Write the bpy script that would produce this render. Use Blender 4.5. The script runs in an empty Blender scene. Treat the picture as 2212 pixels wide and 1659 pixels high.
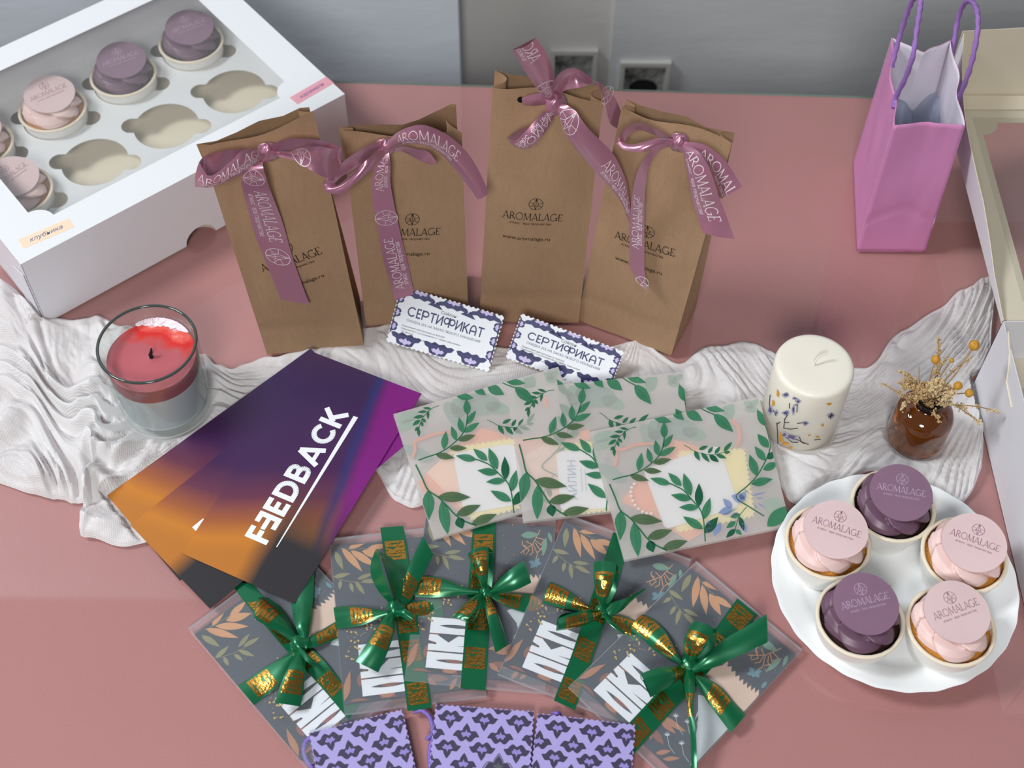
import bpy, bmesh, math, random
from mathutils import Vector, Matrix, noise
from mathutils.geometry import tessellate_polygon
random.seed(7)
S = bpy.context.scene
COL = S.collection
PI = math.pi

# ------------------------------------------------------------------ camera
IW, IH = 2212, 1659
FPX = 2961.6
PITCH, ROLL, CH = math.radians(54.1), math.radians(0.432), 0.9634
_F = Vector((0, math.cos(PITCH), -math.sin(PITCH)))
_R0 = Vector((1, 0, 0)); _U0 = _R0.cross(_F)
_R = _R0*math.cos(ROLL) + _U0*math.sin(ROLL)
_U = -_R0*math.sin(ROLL) + _U0*math.cos(ROLL)
CPOS = Vector((0, 0, CH))
cd = bpy.data.cameras.new('camera'); cam = bpy.data.objects.new('camera', cd); COL.objects.link(cam)
cd.sensor_fit = 'HORIZONTAL'; cd.sensor_width = 36; cd.lens = FPX/IW*36
cd.clip_start = 0.02; cd.clip_end = 20
m = Matrix((_R, _U, -_F)).transposed().to_4x4(); m.translation = CPOS
cam.matrix_world = m
cd.dof.use_dof = True; cd.dof.focus_distance = 1.10; cd.dof.aperture_fstop = 7.0
S.camera = cam

# ------------------------------------------------------------------ light and exposure
S.view_settings.view_transform = 'Standard'; S.view_settings.look = 'None'
S.view_settings.gamma = 1; S.view_settings.use_curve_mapping = False
S.view_settings.exposure = -0.18
wd = bpy.data.worlds.new('room_ambient'); S.world = wd; wd.use_nodes = True
wd.node_tree.nodes['Background'].inputs[0].default_value = (0.80, 0.87, 1.0, 1)
wd.node_tree.nodes['Background'].inputs[1].default_value = 0.165
def area(name, loc, target, size, power, col):
    l = bpy.data.lights.new(name, 'AREA'); l.shape = 'DISK'; l.size = size; l.energy = power; l.color = col
    o = bpy.data.objects.new(name, l); COL.objects.link(o); o.location = loc
    d = Vector(target) - Vector(loc); o.rotation_euler = d.to_track_quat('-Z', 'Y').to_euler()
    return o
area('ceiling_lamp_behind', (-0.22, -1.05, 1.72), (0, .8, 0), 0.60, 33, (1, .985, .96))
area('ceiling_lamp_left', (-1.90, 0.68, 2.40), (0, .6, 0), 0.80, 63, (.94, .97, 1))

# ------------------------------------------------------------------ pixel helpers (image taken as 2212 x 1659)
def ray(px, py): return _F + _R*((px-IW/2)/FPX) - _U*((py-IH/2)/FPX)
def at(px, py, z=0.0):
    d = ray(px, py); return CPOS + d*((z-CPOS.z)/d.z)
def onpl(px, py, P, n):
    d = ray(px, py); return CPOS + d*((P-CPOS).dot(n)/d.dot(n))
VIEWS = {'t': (0, 0, 1), 'z1': (0, 0, 2.9105), 'z2': (400, 60, 3.318), 'z3': (960, 60, 3.16), 'z4b': (1600, 0, 3.3187),
         'g1': (400, 1120, 3.078), 'g3': (840, 1100, 3.606), 'g5': (1200, 1140, 3.196), 'v3': (1240, 800, 3.77),
         'v1': (820, 780, 4.148), 'z7': (1600, 560, 3.072), 'fb': (200, 740, 2.765), 'cu': (1640, 980, 2.963),
         'ct': (780, 560, 3.253), 'pu': (640, 1480, 2.836)}
def px(view, x, y):
    ox, oy, s = VIEWS[view]; return ox+x/s, oy+y/s

# ------------------------------------------------------------------ materials
def lin(h):
    h = h.lstrip('#'); r = []
    for i in (0, 2, 4):
        c = int(h[i:i+2], 16)/255
        r.append(c/12.92 if c <= .04045 else ((c+.055)/1.055)**2.4)
    return (*r, 1)
def mat(name, col, rough=.6, spec=.5, metal=0, **kw):
    m = bpy.data.materials.new(name); m.use_nodes = True
    b = m.node_tree.nodes['Principled BSDF']
    b.inputs['Base Color'].default_value = lin(col) if isinstance(col, str) else col
    b.inputs['Roughness'].default_value = rough; b.inputs['Metallic'].default_value = metal
    b.inputs['Specular IOR Level'].default_value = spec
    for k, v in kw.items():
        b.inputs[k.replace('_', ' ')].default_value = v
    return m
class NT:
    def __init__(s, m):
        s.m = m; s.t = m.node_tree; s.n = s.t.nodes; s.b = s.n.get('Principled BSDF'); s.out = s.n['Material Output']
    def new(s, ty, **kw):
        x = s.n.new(ty)
        for k, v in kw.items(): setattr(x, k, v)
        return x
    def ln(s, a, b): s.t.links.new(a, b)
    def tex(s, obj=True):
        if not hasattr(s, '_tc'): s._tc = s.new('ShaderNodeTexCoord')
        return s._tc.outputs['Object']
    def noise(s, scale, detail=3, rough=.5, vec=None):
        x = s.new('ShaderNodeTexNoise'); x.inputs['Scale'].default_value = scale; x.inputs['Detail'].default_value = detail
        x.inputs['Roughness'].default_value = rough; s.ln(vec or s.tex(), x.inputs['Vector']); return x.outputs['Fac']
    def ramp(s, fac, stops, interp='LINEAR'):
        x = s.new('ShaderNodeValToRGB'); x.color_ramp.interpolation = interp
        e = x.color_ramp.elements
        while len(e) < len(stops): e.new(.5)
        for q, (p, c) in zip(e, stops): q.position = p; q.color = lin(c) if isinstance(c, str) else c
        s.ln(fac, x.inputs[0]); return x.outputs[0]
    def mix(s, fac, a, b, mode='MIX'):
        x = s.new('ShaderNodeMix', data_type='RGBA', blend_type=mode)
        for v, i in ((fac, 0), (a, 6), (b, 7)):
            if isinstance(v, (int, float)): x.inputs[i].default_value = v
            elif isinstance(v, str): x.inputs[i].default_value = lin(v)
            elif isinstance(v, tuple): x.inputs[i].default_value = v
            else: s.ln(v, x.inputs[i])
        return x.outputs[2]
    def math(s, op, a, b=0.0, c=None):
        x = s.new('ShaderNodeMath', operation=op)
        for i, v in enumerate((a, b, c)):
            if v is None: continue
            if isinstance(v, (int, float)): x.inputs[i].default_value = v
            else: s.ln(v, x.inputs[i])
        return x.outputs[0]
    def bump(s, h, strength=.3, dist=.001):
        x = s.new('ShaderNodeBump'); x.inputs['Strength'].default_value = strength; x.inputs['Distance'].default_value = dist
        s.ln(h, x.inputs['Height']); s.ln(x.outputs[0], s.b.inputs['Normal'])
    def scale(s, v, vec=None):
        x = s.new('ShaderNodeMapping'); x.inputs['Scale'].default_value = v; s.ln(vec or s.tex(), x.inputs[0]); return x.outputs[0]
    def sep(s, vec=None):
        x = s.new('ShaderNodeSeparateXYZ'); s.ln(vec or s.tex(), x.inputs[0]); return x.outputs

def see_through(name, col, opacity, rough=.5, gloss=0.0, tint='#ffffff', grain=0, translucent=.5):
    """thin sheet: part diffuse+translucent, part clear, with a surface reflection"""
    m = bpy.data.materials.new(name); m.use_nodes = True; t = NT(m); t.n.remove(t.b)
    dif = t.new('ShaderNodeBsdfDiffuse'); dif.inputs[0].default_value = lin(col)
    trl = t.new('ShaderNodeBsdfTranslucent'); trl.inputs[0].default_value = lin(col)
    mx = t.new('ShaderNodeMixShader'); mx.inputs[0].default_value = translucent; t.ln(dif.outputs[0], mx.inputs[1]); t.ln(trl.outputs[0], mx.inputs[2])
    tr = t.new('ShaderNodeBsdfTransparent'); tr.inputs[0].default_value = lin(tint)
    m2 = t.new('ShaderNodeMixShader'); t.ln(tr.outputs[0], m2.inputs[1]); t.ln(mx.outputs[0], m2.inputs[2])
    m2.inputs[0].default_value = opacity
    if grain:
        f = t.noise(grain, 2); t.ln(t.math('MULTIPLY_ADD', f, .3, opacity-.15), m2.inputs[0])
    last = m2.outputs[0]
    if gloss:
        g = t.new('ShaderNodeBsdfGlossy'); g.inputs['Roughness'].default_value = rough
        fr = t.new('ShaderNodeLayerWeight'); fr.inputs[0].default_value = .25
        geo = t.new('ShaderNodeNewGeometry')
        k = t.math('MULTIPLY', t.math('MULTIPLY_ADD', fr.outputs['Fresnel'], gloss, gloss*.08), t.math('SUBTRACT', 1.0, geo.outputs['Backfacing']))
        m3 = t.new('ShaderNodeMixShader'); t.ln(k, m3.inputs[0]); t.ln(last, m3.inputs[1]); t.ln(g.outputs[0], m3.inputs[2]); last = m3.outputs[0]
    t.ln(last, t.out.inputs[0]); return m

M = {}
def setup_materials():
    # pink cloth under glass
    m = mat('pink_cloth', '#c27c7e', .8, .2); t = NT(m)
    w1 = t.new('ShaderNodeTexWave', wave_type='BANDS', bands_direction='DIAGONAL'); w1.inputs['Scale'].default_value = 260; t.ln(t.tex(), w1.inputs[0])
    n = t.noise(6, 3); c = t.mix(t.math('MULTIPLY', n, .5), '#d89397', '#cb8085')
    c = t.mix(t.math('MULTIPLY', w1.outputs['Fac'], .22), c, '#a9656b'); t.ln(c, t.b.inputs[0]); t.bump(w1.outputs['Fac'], .15, .0004); M['cloth'] = m
    # glass sheet (thin): clear + front-face reflection
    M['sheet_glass'] = see_through('table_glass', '#ffffff', .0, .03, .62, '#f6fbf8')
    M['glass_edge'] = mat('glass_edge', '#86a79f', .25, .4)
    M['thin_glass'] = see_through('jar_glass', '#ffffff', .03, .03, .8, '#f3f6f5')
    m = mat('rim_glass', '#5d6a66', .05, .5, Transmission_Weight=.6); M['rim_glass'] = m
    M['film'] = see_through('window_film', '#ffffff', .05, .04, .55, '#fbfbfa')
    # plaster
    for nm, c1, c2 in (('wall_grey', '#d6d6d2', '#cacac6'), ('wall_blue', '#dfe8f0', '#d4dde6'), ('wall_right', '#d2d6d7', '#c6cacb')):
        m = mat(nm, c1, .6, .4); t = NT(m); f = t.noise(3, 4); t.ln(t.mix(f, c1, c2), t.b.inputs[0])
        h = t.noise(14, 5, .6, t.scale((.5, 1, 1.6))); t.bump(h, .22, .006); M[nm] = m
    M['floor'] = mat('floor_tile', '#6f6a66', .6)
    M['table_wood'] = mat('table_wood', '#8a6b4f', .5)
    # kraft
    m = mat('kraft', '#a8825c', .75, .25); t = NT(m)
    f = t.noise(900, 3, .7); g = t.noise(9, 3); fib = t.noise(260, 2, .5, t.scale((1, 1, .25)))
    c = t.mix(g, '#9b7b5e', '#a68769'); c = t.mix(t.math('MULTIPLY', t.math('GREATER_THAN', f, .60), .35), c, '#71512f')
    c = t.mix(t.math('MULTIPLY', fib, .30), c, '#c1a284'); t.ln(c, t.b.inputs[0]); t.bump(t.noise(60, 4), .12, .002); M['kraft'] = m
    M['ink'] = mat('black_ink', '#17130f', .6, .2)
    # satin
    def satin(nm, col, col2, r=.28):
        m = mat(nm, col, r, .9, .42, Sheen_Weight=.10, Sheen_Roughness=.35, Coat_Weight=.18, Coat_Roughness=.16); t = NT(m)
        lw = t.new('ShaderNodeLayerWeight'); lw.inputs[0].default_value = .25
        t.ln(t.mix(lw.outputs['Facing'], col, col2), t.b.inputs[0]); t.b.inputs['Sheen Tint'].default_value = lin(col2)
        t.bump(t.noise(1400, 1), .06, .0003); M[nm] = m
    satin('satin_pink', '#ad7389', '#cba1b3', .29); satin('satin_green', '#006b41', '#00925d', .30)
    M['print_white'] = mat('white_print', '#eadbe2', .45)
    m = mat('gold_foil', '#d9a04a', .22, .5, 1.0); t = NT(m); t.bump(t.noise(500, 3), .5, .0006); M['gold'] = m
    # paper / boxes
    M['white_card'] = mat('white_card', '#e6e8ea', .45, .4)
    M['white_side'] = mat('white_board', '#e6e6eb', .5, .35)
    M['cream_card'] = mat('cream_card', '#e6dcc6', .7, .3)
    M['grey_board'] = mat('grey_board', '#d8cfba', .75, .2)
    M['sticker_peach'] = mat('sticker_peach', '#f3d9bd', .6); M['sticker_pink'] = mat('sticker_pink', '#e3a3ae', .6)
    M['pen_blue'] = mat('blue_pen', '#3d4f8f', .5); M['pen_violet'] = mat('violet_pen', '#5a3f92', .5)
    # cupcakes
    M['cup'] = mat('paper_cup', '#f6f4f0', .5, .3); M['cup_rim'] = mat('paper_cup_rim', '#efe3cb', .5, .3)
    for nm, c, r in (('frost_pink', '#efd0cb', .42), ('frost_purple', '#6f5165', .38)):
        M[nm] = mat(nm, c, r, .5, Subsurface_Weight=.25, Subsurface_Radius=(.004, .002, .0015), Subsurface_Scale=1.0)
    M['sponge'] = mat('sponge', '#c98a3c', .85, .2); t = NT(M['sponge']); t.bump(t.noise(500, 4), .8, .002)
    M['choco'] = mat('chocolate_sponge', '#2b1712', .8, .3); t = NT(M['choco']); t.bump(t.noise(500, 4), .8, .002)
    m = mat('disc_pink', '#ddbcbf', .65, .25); t = NT(m); t.ln(t.mix(t.noise(60, 3), '#e3cac9', '#dcbfc1'), t.b.inputs[0]); M['disc_pink'] = m
    m = mat('disc_purple', '#80627e', .6, .25); t = NT(m); t.ln(t.mix(t.noise(60, 3), '#8e6f85', '#84657b'), t.b.inputs[0]); M['disc_purple'] = m
    M['disc_ink_dark'] = mat('topper_print_mauve', '#94687c', .6); M['disc_ink_light'] = mat('topper_print_pale', '#c3a9c2', .6)
    M['porcelain'] = mat('porcelain', '#f4f7f8', .12, .5, Coat_Weight=.5, Coat_Roughness=.05)
    # candles
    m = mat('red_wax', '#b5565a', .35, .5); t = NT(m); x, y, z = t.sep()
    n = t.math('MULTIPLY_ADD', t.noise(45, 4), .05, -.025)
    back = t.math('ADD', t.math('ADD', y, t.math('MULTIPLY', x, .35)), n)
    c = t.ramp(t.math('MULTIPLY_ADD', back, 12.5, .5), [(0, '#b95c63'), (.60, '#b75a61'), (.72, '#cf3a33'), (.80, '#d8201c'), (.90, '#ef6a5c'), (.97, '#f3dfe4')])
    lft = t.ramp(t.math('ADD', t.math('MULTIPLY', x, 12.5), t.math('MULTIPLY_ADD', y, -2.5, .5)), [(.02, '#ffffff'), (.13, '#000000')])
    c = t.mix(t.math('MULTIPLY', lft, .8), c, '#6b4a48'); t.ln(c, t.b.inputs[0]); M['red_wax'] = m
    M['red_wax_side'] = mat('red_wax_side', '#a85157', .35); M['white_wax_side'] = mat('white_wax_side', '#d9dde2', .3)
    M['wax_foam'] = mat('wax_foam', '#f2e3ea', .4)
    M['char'] = mat('charred_wick', '#171313', .9)
    M['ivory_wax'] = mat('ivory_wax', '#f6f1e2', .35, .5, Subsurface_Weight=.3, Subsurface_Radius=(.01, .007, .004), Subsurface_Scale=1.0)
    M['wick'] = mat('cotton_wick', '#e9e4d8', .8)
    M['petal_violet'] = mat('petal_violet', '#6d648f', .6); M['petal_blue'] = mat('petal_blue', '#515b86', .6)
    M['petal_yellow'] = mat('petal_yellow', '#e0a02c', .6); M['twig_dark'] = mat('twig_dark', '#2d2a3a', .6)
    M['smudge'] = mat('petal_smudge', '#b6b3c6', .5)
    # vase and flowers
    m = mat('amber_glass', '#8f5014', .04, .5, Transmission_Weight=.7, IOR=1.5, Coat_Weight=.6, Coat_Roughness=.03); M['amber'] = m
    M['vase_rim'] = mat('vase_rim', '#1d120c', .1, .5)
    M['dry_stem'] = mat('dry_stem', '#a98a5c', .8); M['dry_floret'] = mat('dry_floret', '#d9c196', .85); M['dry_floret2'] = mat('dry_floret_tan', '#c7a878', .85)
    m = mat('seed_pod', '#c58f2e', .45); M['pod'] = m
    # gauze
    m = bpy.data.materials.new('cotton_gauze'); m.use_nodes = True; t = NT(m); b = t.b
    b.inputs['Base Color'].default_value = lin('#fafafa'); b.inputs['Roughness'].default_value = .9; b.inputs['Specular IOR Level'].default_value = .1
    wx = t.new('ShaderNodeTexWave', bands_direction='X'); wy = t.new('ShaderNodeTexWave', bands_direction='Y')
    uvn = t.new('ShaderNodeUVMap')
    for w in (wx, wy): w.inputs['Scale'].default_value = 260; w.inputs['Distortion'].default_value = 1.2; t.ln(uvn.outputs[0], w.inputs[0])
    thread = t.math('MAXIMUM', wx.outputs['Fac'], wy.outputs['Fac'])
    big = t.noise(16, 3, .5)
    hole = t.math('MULTIPLY', t.math('SUBTRACT', 1.0, thread), t.math('MULTIPLY_ADD', big, 1.6, -.12))
    alpha = t.math('SUBTRACT', t.math('MULTIPLY_ADD', big, -.34, 1.14), t.math('MULTIPLY', hole, .6))
    tr = t.new('ShaderNodeBsdfTransparent'); tl = t.new('ShaderNodeBsdfTranslucent'); tl.inputs[0].default_value = lin('#f8f8f7')
    a = t.new('ShaderNodeMixShader'); a.inputs[0].default_value = .22; t.ln(b.outputs[0], a.inputs[1]); t.ln(tl.outputs[0], a.inputs[2])
    q = t.new('ShaderNodeMixShader'); t.ln(alpha, q.inputs[0]); t.ln(tr.outputs[0], q.inputs[1]); t.ln(a.outputs[0], q.inputs[2]); t.ln(q.outputs[0], t.out.inputs[0])
    t.bump(thread, .25, .0006); M['gauze'] = m
    # feedback card: printed colour fields in card coordinates (0..0.104, 0..0.21)
    m = mat('feedback_print', '#40204a', .30, .32); t = NT(m); x, y, z = t.sep()
    n = t.math('MULTIPLY_ADD', t.noise(22, 2), .05, -.025)
    U = t.math('ADD', t.math('MULTIPLY', x, 9.6), n); V = t.math('ADD', t.math('MULTIPLY', y, 4.77), n)
    diag = t.math('ADD', t.math('MULTIPLY', V, 1.0), t.math('MULTIPLY', U, -.22))
    base = t.ramp(diag, [(0, '#b9742c'), (.07, '#c67c2a'), (.15, '#a25c34'), (.26, '#683449'), (.40, '#42224f'), (.80, '#3a2850'), (1, '#44314f')])
    mag = t.ramp(t.math('SUBTRACT', t.math('ADD', U, t.math('MULTIPLY', V, .38)), .30), [(.70, '#000000'), (.82, '#ffffff')])
    c = t.mix(mag, base, '#7c2079')
    blue = t.ramp(t.math('SUBTRACT', t.math('ADD', U, t.math('MULTIPLY', V, .38)), .30), [(.64, '#000000'), (.71, '#ffffff'), (.77, '#000000')])
    c = t.mix(t.math('MULTIPLY', blue, .75), c, '#2b3570')
    dk = t.math('SUBTRACT', U, t.math('MULTIPLY', V, -.15))
    dark = t.ramp(dk, [(.47, '#000000'), (.64, '#ffffff')])
    pur = t.ramp(V, [(.20, '#ffffff'), (.48, '#000000')])
    c = t.mix(t.math('MULTIPLY', dark, pur), c, '#302e31'); t.ln(c, t.b.inputs[0]); t.bump(t.noise(900, 2), .10, .0004); M['feedback'] = m
    M['paper_white'] = mat('white_ink', '#eef2f6', .5)
    # vellum
    M['vellum'] = see_through('vellum', '#f6f2ef', .52, .35, .35, '#ffffff', 0, .45)
    M['vellum_back'] = see_through('vellum_back', '#e2deda', .50, .4, .1, '#ffffff', 0, .4)
    def leafm(nm, c1, c2):
        m = mat(nm, c1, .5, .3); t = NT(m); t.ln(t.mix(t.noise(90, 4), c1, c2), t.b.inputs[0]); M[nm] = m
        if 'ghost' in nm: return
        tr = t.new('ShaderNodeBsdfTransparent'); tr.inputs[0].default_value = lin(c2); q = t.new('ShaderNodeMixShader'); q.inputs[0].default_value = .68
        t.ln(tr.outputs[0], q.inputs[1]); t.ln(t.b.outputs[0], q.inputs[2]); t.ln(q.outputs[0], t.out.inputs[0])
    leafm('leaf_green', '#2f7a55', '#5c9f7c'); leafm('leaf_mid', '#2b6d4a', '#4a8d68'); leafm('leaf_dark', '#1c5a42', '#2f7554'); leafm('leaf_olive', '#4f6c4a', '#6d8461')
    leafm('leaf_ghost', '#5f957b', '#7aa890'); leafm('leaf_ghost_grey', '#6c8f84', '#84a198'); leafm('flower_blue', '#7d93c4', '#a9b8d8')
    M['leaf_vein'] = mat('leaf_vein', '#2c6b4c', .5)
    M['orange_cord'] = mat('orange_cord', '#f08a55', .7); M['organza'] = mat('orange_pouch', '#eba07e', .6); M['peach_card'] = mat('peach_card', '#f0c9ae', .6)
    M['yellow_card'] = mat('yellow_card', '#f0e29a', .6); M['pearl'] = mat('pearl', '#fbe9dc', .2, .6); M['card_ink'] = mat('teal_grey_ink', '#7e9fb8', .6); M['faint_ink'] = mat('faint_ink', '#d3a39a', .6)
    # fairy-tale cover
    for nm, c, d in (('art_night', '#2c343e', '#363f49'), ('art_rust', '#a3694a', '#b98055'), ('art_olive', '#7b7a4c', '#96905f'), ('art_orange', '#c98a55', '#dba26c'),
                     ('art_green', '#5f8a72', '#77a088'), ('art_teal', '#4f7c86', '#6793a0'), ('art_fur', '#d8b79e', '#e6cdb9'), ('art_plume', '#b9c3c6', '#cfd6d6'), ('art_brown', '#7d4a3a', '#955b46'), ('art_gold', '#b39a5c', '#c9b27a')):
        m = mat(nm, c, .6, .3); t = NT(m); t.ln(t.mix(t.noise(70, 4), c, d), t.b.inputs[0]); M[nm] = m
    M['haze'] = see_through('vellum_wrap', '#d3d8e0', .22, .35, .25, '#ffffff', 0, .35)
    M['clear_edge'] = see_through('vellum_edge', '#e3e6ec', .62, .3, .5, '#ffffff', 0, .3)
    # purple packs, certificates
    M['lilac'] = mat('lilac_card', '#a79dd6', .55); M['aubergine'] = mat('aubergine_print', '#3b3450', .55); M['lilac_mid'] = mat('lilac_print', '#8f83c6', .55)
    M['silver_foil'] = mat('silver_foil', '#cfd4da', .25, .5, 1.0)
    M['cord_lilac'] = mat('lilac_cord', '#7f68b8', .5, .4)
    M['cert'] = mat('certificate_card', '#eef2f8', .5); M['navy'] = mat('navy_print', '#2c2f66', .5); M['cert_lilac'] = mat('pale_lilac_print', '#c9bfe8', .5)
    # gift bag
    m = mat('pink_paper', '#d68ebf', .55, .3); t = NT(m); t.bump(t.noise(30, 3), .15, .003); M['pink_paper'] = m
    M['bag_lining'] = mat('bag_lining', '#e9e2ec', .6); m = mat('purple_cord', '#9a72ba', .7); t = NT(m)
    M['purple_cord'] = m; M['tissue'] = see_through('tissue', '#cdd9ec', .75, .3, .4, '#ffffff')
    M['socket_frame'] = mat('socket_frame', '#c3c3be', .5); M['smudge_dark'] = mat('soot', '#2b2b2a', .9)
    m = mat('socket_plaster', '#8e918d', .8); t = NT(m); t.ln(t.ramp(t.noise(45, 4, .6), [(.38, '#2c2d2c'), (.50, '#8e918d'), (.7, '#b3b5b0')]), t.b.inputs[0]); M['socket_plaster'] = m
    M['hole'] = mat('black_hole', '#050505', .9)
setup_materials()
# ------------------------------------------------------------------ building helpers
WM = {}                                   # world matrix of every thing and part
def thing(name, label, cat, loc=(0, 0, 0), rot=(0, 0, 0), group=None):
    o = bpy.data.objects.new(name, None); COL.objects.link(o); o.empty_display_size = .02
    o.location = loc; o.rotation_euler = rot
    WM[o] = Matrix.LocRotScale(Vector(loc), o.rotation_euler, None)
    tag(o, label, cat, group); return o
def tag(o, label, cat, group=None):
    o['label'] = label; o['category'] = cat
    if group: o['group'] = group
class MB:
    def __init__(s): s.v = []; s.f = []; s.m = []; s.uv = {}
    def vert(s, p): s.v.append(Vector(p)); return len(s.v)-1
    def face(s, idx, m=0): s.f.append(tuple(idx)); s.m.append(m)
    def grid(s, fn, nu, nv, m=0, closeu=False, flip=False, uv=False):
        b = len(s.v)
        for j in range(nv+1):
            for i in range(nu + (0 if closeu else 1)):
                s.v.append(Vector(fn(i/nu, j/nv)))
        w = nu if closeu else nu+1
        for j in range(nv):
            for i in range(nu):
                a, c = b+j*w+i, b+j*w+(i+1) % w
                q = (a, c, c+w, a+w)
                s.f.append(q[::-1] if flip else q); s.m.append(m)
        return s
    def lathe(s, prof, seg=48, m=0, c=(0, 0, 0), wob=None, mats=None):
        n = len(prof)-1
        b = len(s.v)
        for r, z in prof:
            for k in range(seg):
                a = 2*PI*k/seg; rr = r*(1+(wob(a, z) if wob else 0))
                s.v.append(Vector((c[0]+rr*math.cos(a), c[1]+rr*math.sin(a), c[2]+z)))
        for j in range(n):
            for k in range(seg):
                k2 = (k+1) % seg
                s.f.append((b+j*seg+k, b+j*seg+k2, b+(j+1)*seg+k2, b+(j+1)*seg+k)); s.m.append(mats[j] if mats else m)
        return s
    def tube(s, pts, r, seg=8, m=0, cap=True):
        pts = [Vector(p) for p in pts]; n = len(pts)
        rr = r if isinstance(r, (list, tuple)) else [r]*n
        up = Vector((0, 0, 1)); b = len(s.v); prev = None
        for i, p in enumerate(pts):
            t = (pts[min(i+1, n-1)]-pts[max(i-1, 0)]).normalized()
            if prev is None:
                x = t.cross(up)
                if x.length < 1e-3: x = t.cross(Vector((1, 0, 0)))
            else: x = prev - t*prev.dot(t)
            x.normalize(); y = t.cross(x); prev = x
            for k in range(seg):
                a = 2*PI*k/seg; s.v.append(p + (x*math.cos(a)+y*math.sin(a))*rr[i])
        for i in range(n-1):
            for k in range(seg):
                k2 = (k+1) % seg; s.f.append((b+i*seg+k, b+i*seg+k2, b+(i+1)*seg+k2, b+(i+1)*seg+k)); s.m.append(m)
        if cap:
            s.f.append(tuple(b+k for k in range(seg))[::-1]); s.m.append(m)
            s.f.append(tuple(b+(n-1)*seg+k for k in range(seg))); s.m.append(m)
        return s
    def box(s, fn, x0, x1, y0, y1, z0, z1, m=0):
        c = [fn(x, y, z) for z in (z0, z1) for y in (y0, y1) for x in (x0, x1)]
        b = len(s.v); s.v += [Vector(q) for q in c]
        for q in ((0, 2, 3, 1), (4, 5, 7, 6), (0, 1, 5, 4), (2, 6, 7, 3), (0, 4, 6, 2), (1, 3, 7, 5)):
            s.f.append(tuple(b+k for k in q)); s.m.append(m)
        return s
    def ball(s, c, r, m=0, seg=10, rings=7, sc=(1, 1, 1)):
        c = Vector(c)
        s.grid(lambda u, v: c+Vector((sc[0]*r*math.sin(PI*v)*math.cos(2*PI*u), sc[1]*r*math.sin(PI*v)*math.sin(2*PI*u), -sc[2]*r*math.cos(PI*v))), seg, rings, m, closeu=True)
        return s
    def poly(s, loops, fn, m=0):
        """fill 2-D outline(s) (first outer, others holes) and map every corner by fn(x, y)"""
        if loops and not isinstance(loops[0][0], (tuple, list, Vector)): loops = [loops]
        flat = [Vector((x, y, 0)) for lp in loops for x, y in lp]
        tri = tessellate_polygon([[Vector((x, y, 0)) for x, y in lp] for lp in loops])
        b = len(s.v); s.v += [Vector(fn(q.x, q.y)) for q in flat]
        for a, c, d in tri:
            A, B, C = flat[a], flat[c], flat[d]
            if (B-A).cross(C-A).z < 0: c, d = d, c
            s.f.append((b+a, b+c, b+d)); s.m.append(m)
        return s
    def slab(s, loops, fn, th, m=0, ms=None):
        """flat shape with thickness: fn(x, y, z), top at th, bottom at 0"""
        if not isinstance(loops[0][0], (tuple, list, Vector)): loops = [loops]
        ms = m if ms is None else ms
        s.poly(loops, lambda x, y: fn(x, y, th), m)
        k = len(s.f); s.poly(loops, lambda x, y: fn(x, y, 0), ms)
        for i in range(k, len(s.f)): s.f[i] = s.f[i][::-1]
        for lp in loops:
            b = len(s.v); n = len(lp)
            for x, y in lp: s.v += [Vector(fn(x, y, 0)), Vector(fn(x, y, th))]
            for i in range(n):
                j = (i+1) % n; s.f.append((b+2*i, b+2*j, b+2*j+1, b+2*i+1)); s.m.append(ms)
        return s
    def mesh(s, vf, fn, m=0):
        b = len(s.v); V, Fc = vf
        s.v += [Vector(fn(x, y)) for x, y in V]
        for f in Fc: s.f.append(tuple(b+i for i in f)); s.m.append(m)
        return s
    def quads(s, qs, fn, m=0):
        for q in qs:
            b = len(s.v); s.v += [Vector(fn(x, y)) for x, y in q]
            s.f.append(tuple(range(b, b+len(q)))); s.m.append(m)
        return s
    def build(s, name, mats, parent=None, smooth=True, angle=40, mw=None):
        me = bpy.data.meshes.new(name)
        W = mw or (WM[parent] if parent is not None else None)
        inv = W.inverted() if W is not None else None
        me.from_pydata([tuple(inv @ p) if inv else tuple(p) for p in s.v], [], s.f)
        mats = mats if isinstance(mats, (list, tuple)) else [mats]
        for k in mats: me.materials.append(M[k] if isinstance(k, str) else k)
        me.polygons.foreach_set('material_index', s.m)
        if smooth:
            me.polygons.foreach_set('use_smooth', [True]*len(me.polygons))
            me.update(); me.set_sharp_from_angle(angle=math.radians(angle))
        me.update()
        o = bpy.data.objects.new(name, me); COL.objects.link(o)
        if parent is not None: o.parent = parent; WM[o] = WM[parent]
        else: WM[o] = Matrix.Identity(4) if mw is None else mw
        if parent is None and mw is not None: o.matrix_world = mw
        return o
def solo(name, mb, mats, label, cat, loc, group=None, rot=(0, 0, 0), **kw):
    """a thing that is one mesh, its origin at its base"""
    W = Matrix.LocRotScale(Vector(loc), __import__('mathutils').Euler(rot), None)
    o = mb.build(name, mats, None, mw=W, **kw); tag(o, label, cat, group); return o
def struct(name, mb, mats, **kw):
    o = mb.build(name, mats, None, **kw); o['kind'] = 'structure'; return o
def dup(root, loc, rot, label, group=None):
    r = root.copy(); COL.objects.link(r); r.location = loc; r.rotation_euler = rot; r['label'] = label
    if group: r['group'] = group
    WM[r] = Matrix.LocRotScale(Vector(loc), r.rotation_euler, None)
    for ch in list(root.children):
        c = ch.copy(); COL.objects.link(c); c.parent = r; WM[c] = WM[r]
        for g in ch.children:
            d = g.copy(); COL.objects.link(d); d.parent = c; WM[d] = WM[r]
    return r
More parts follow.
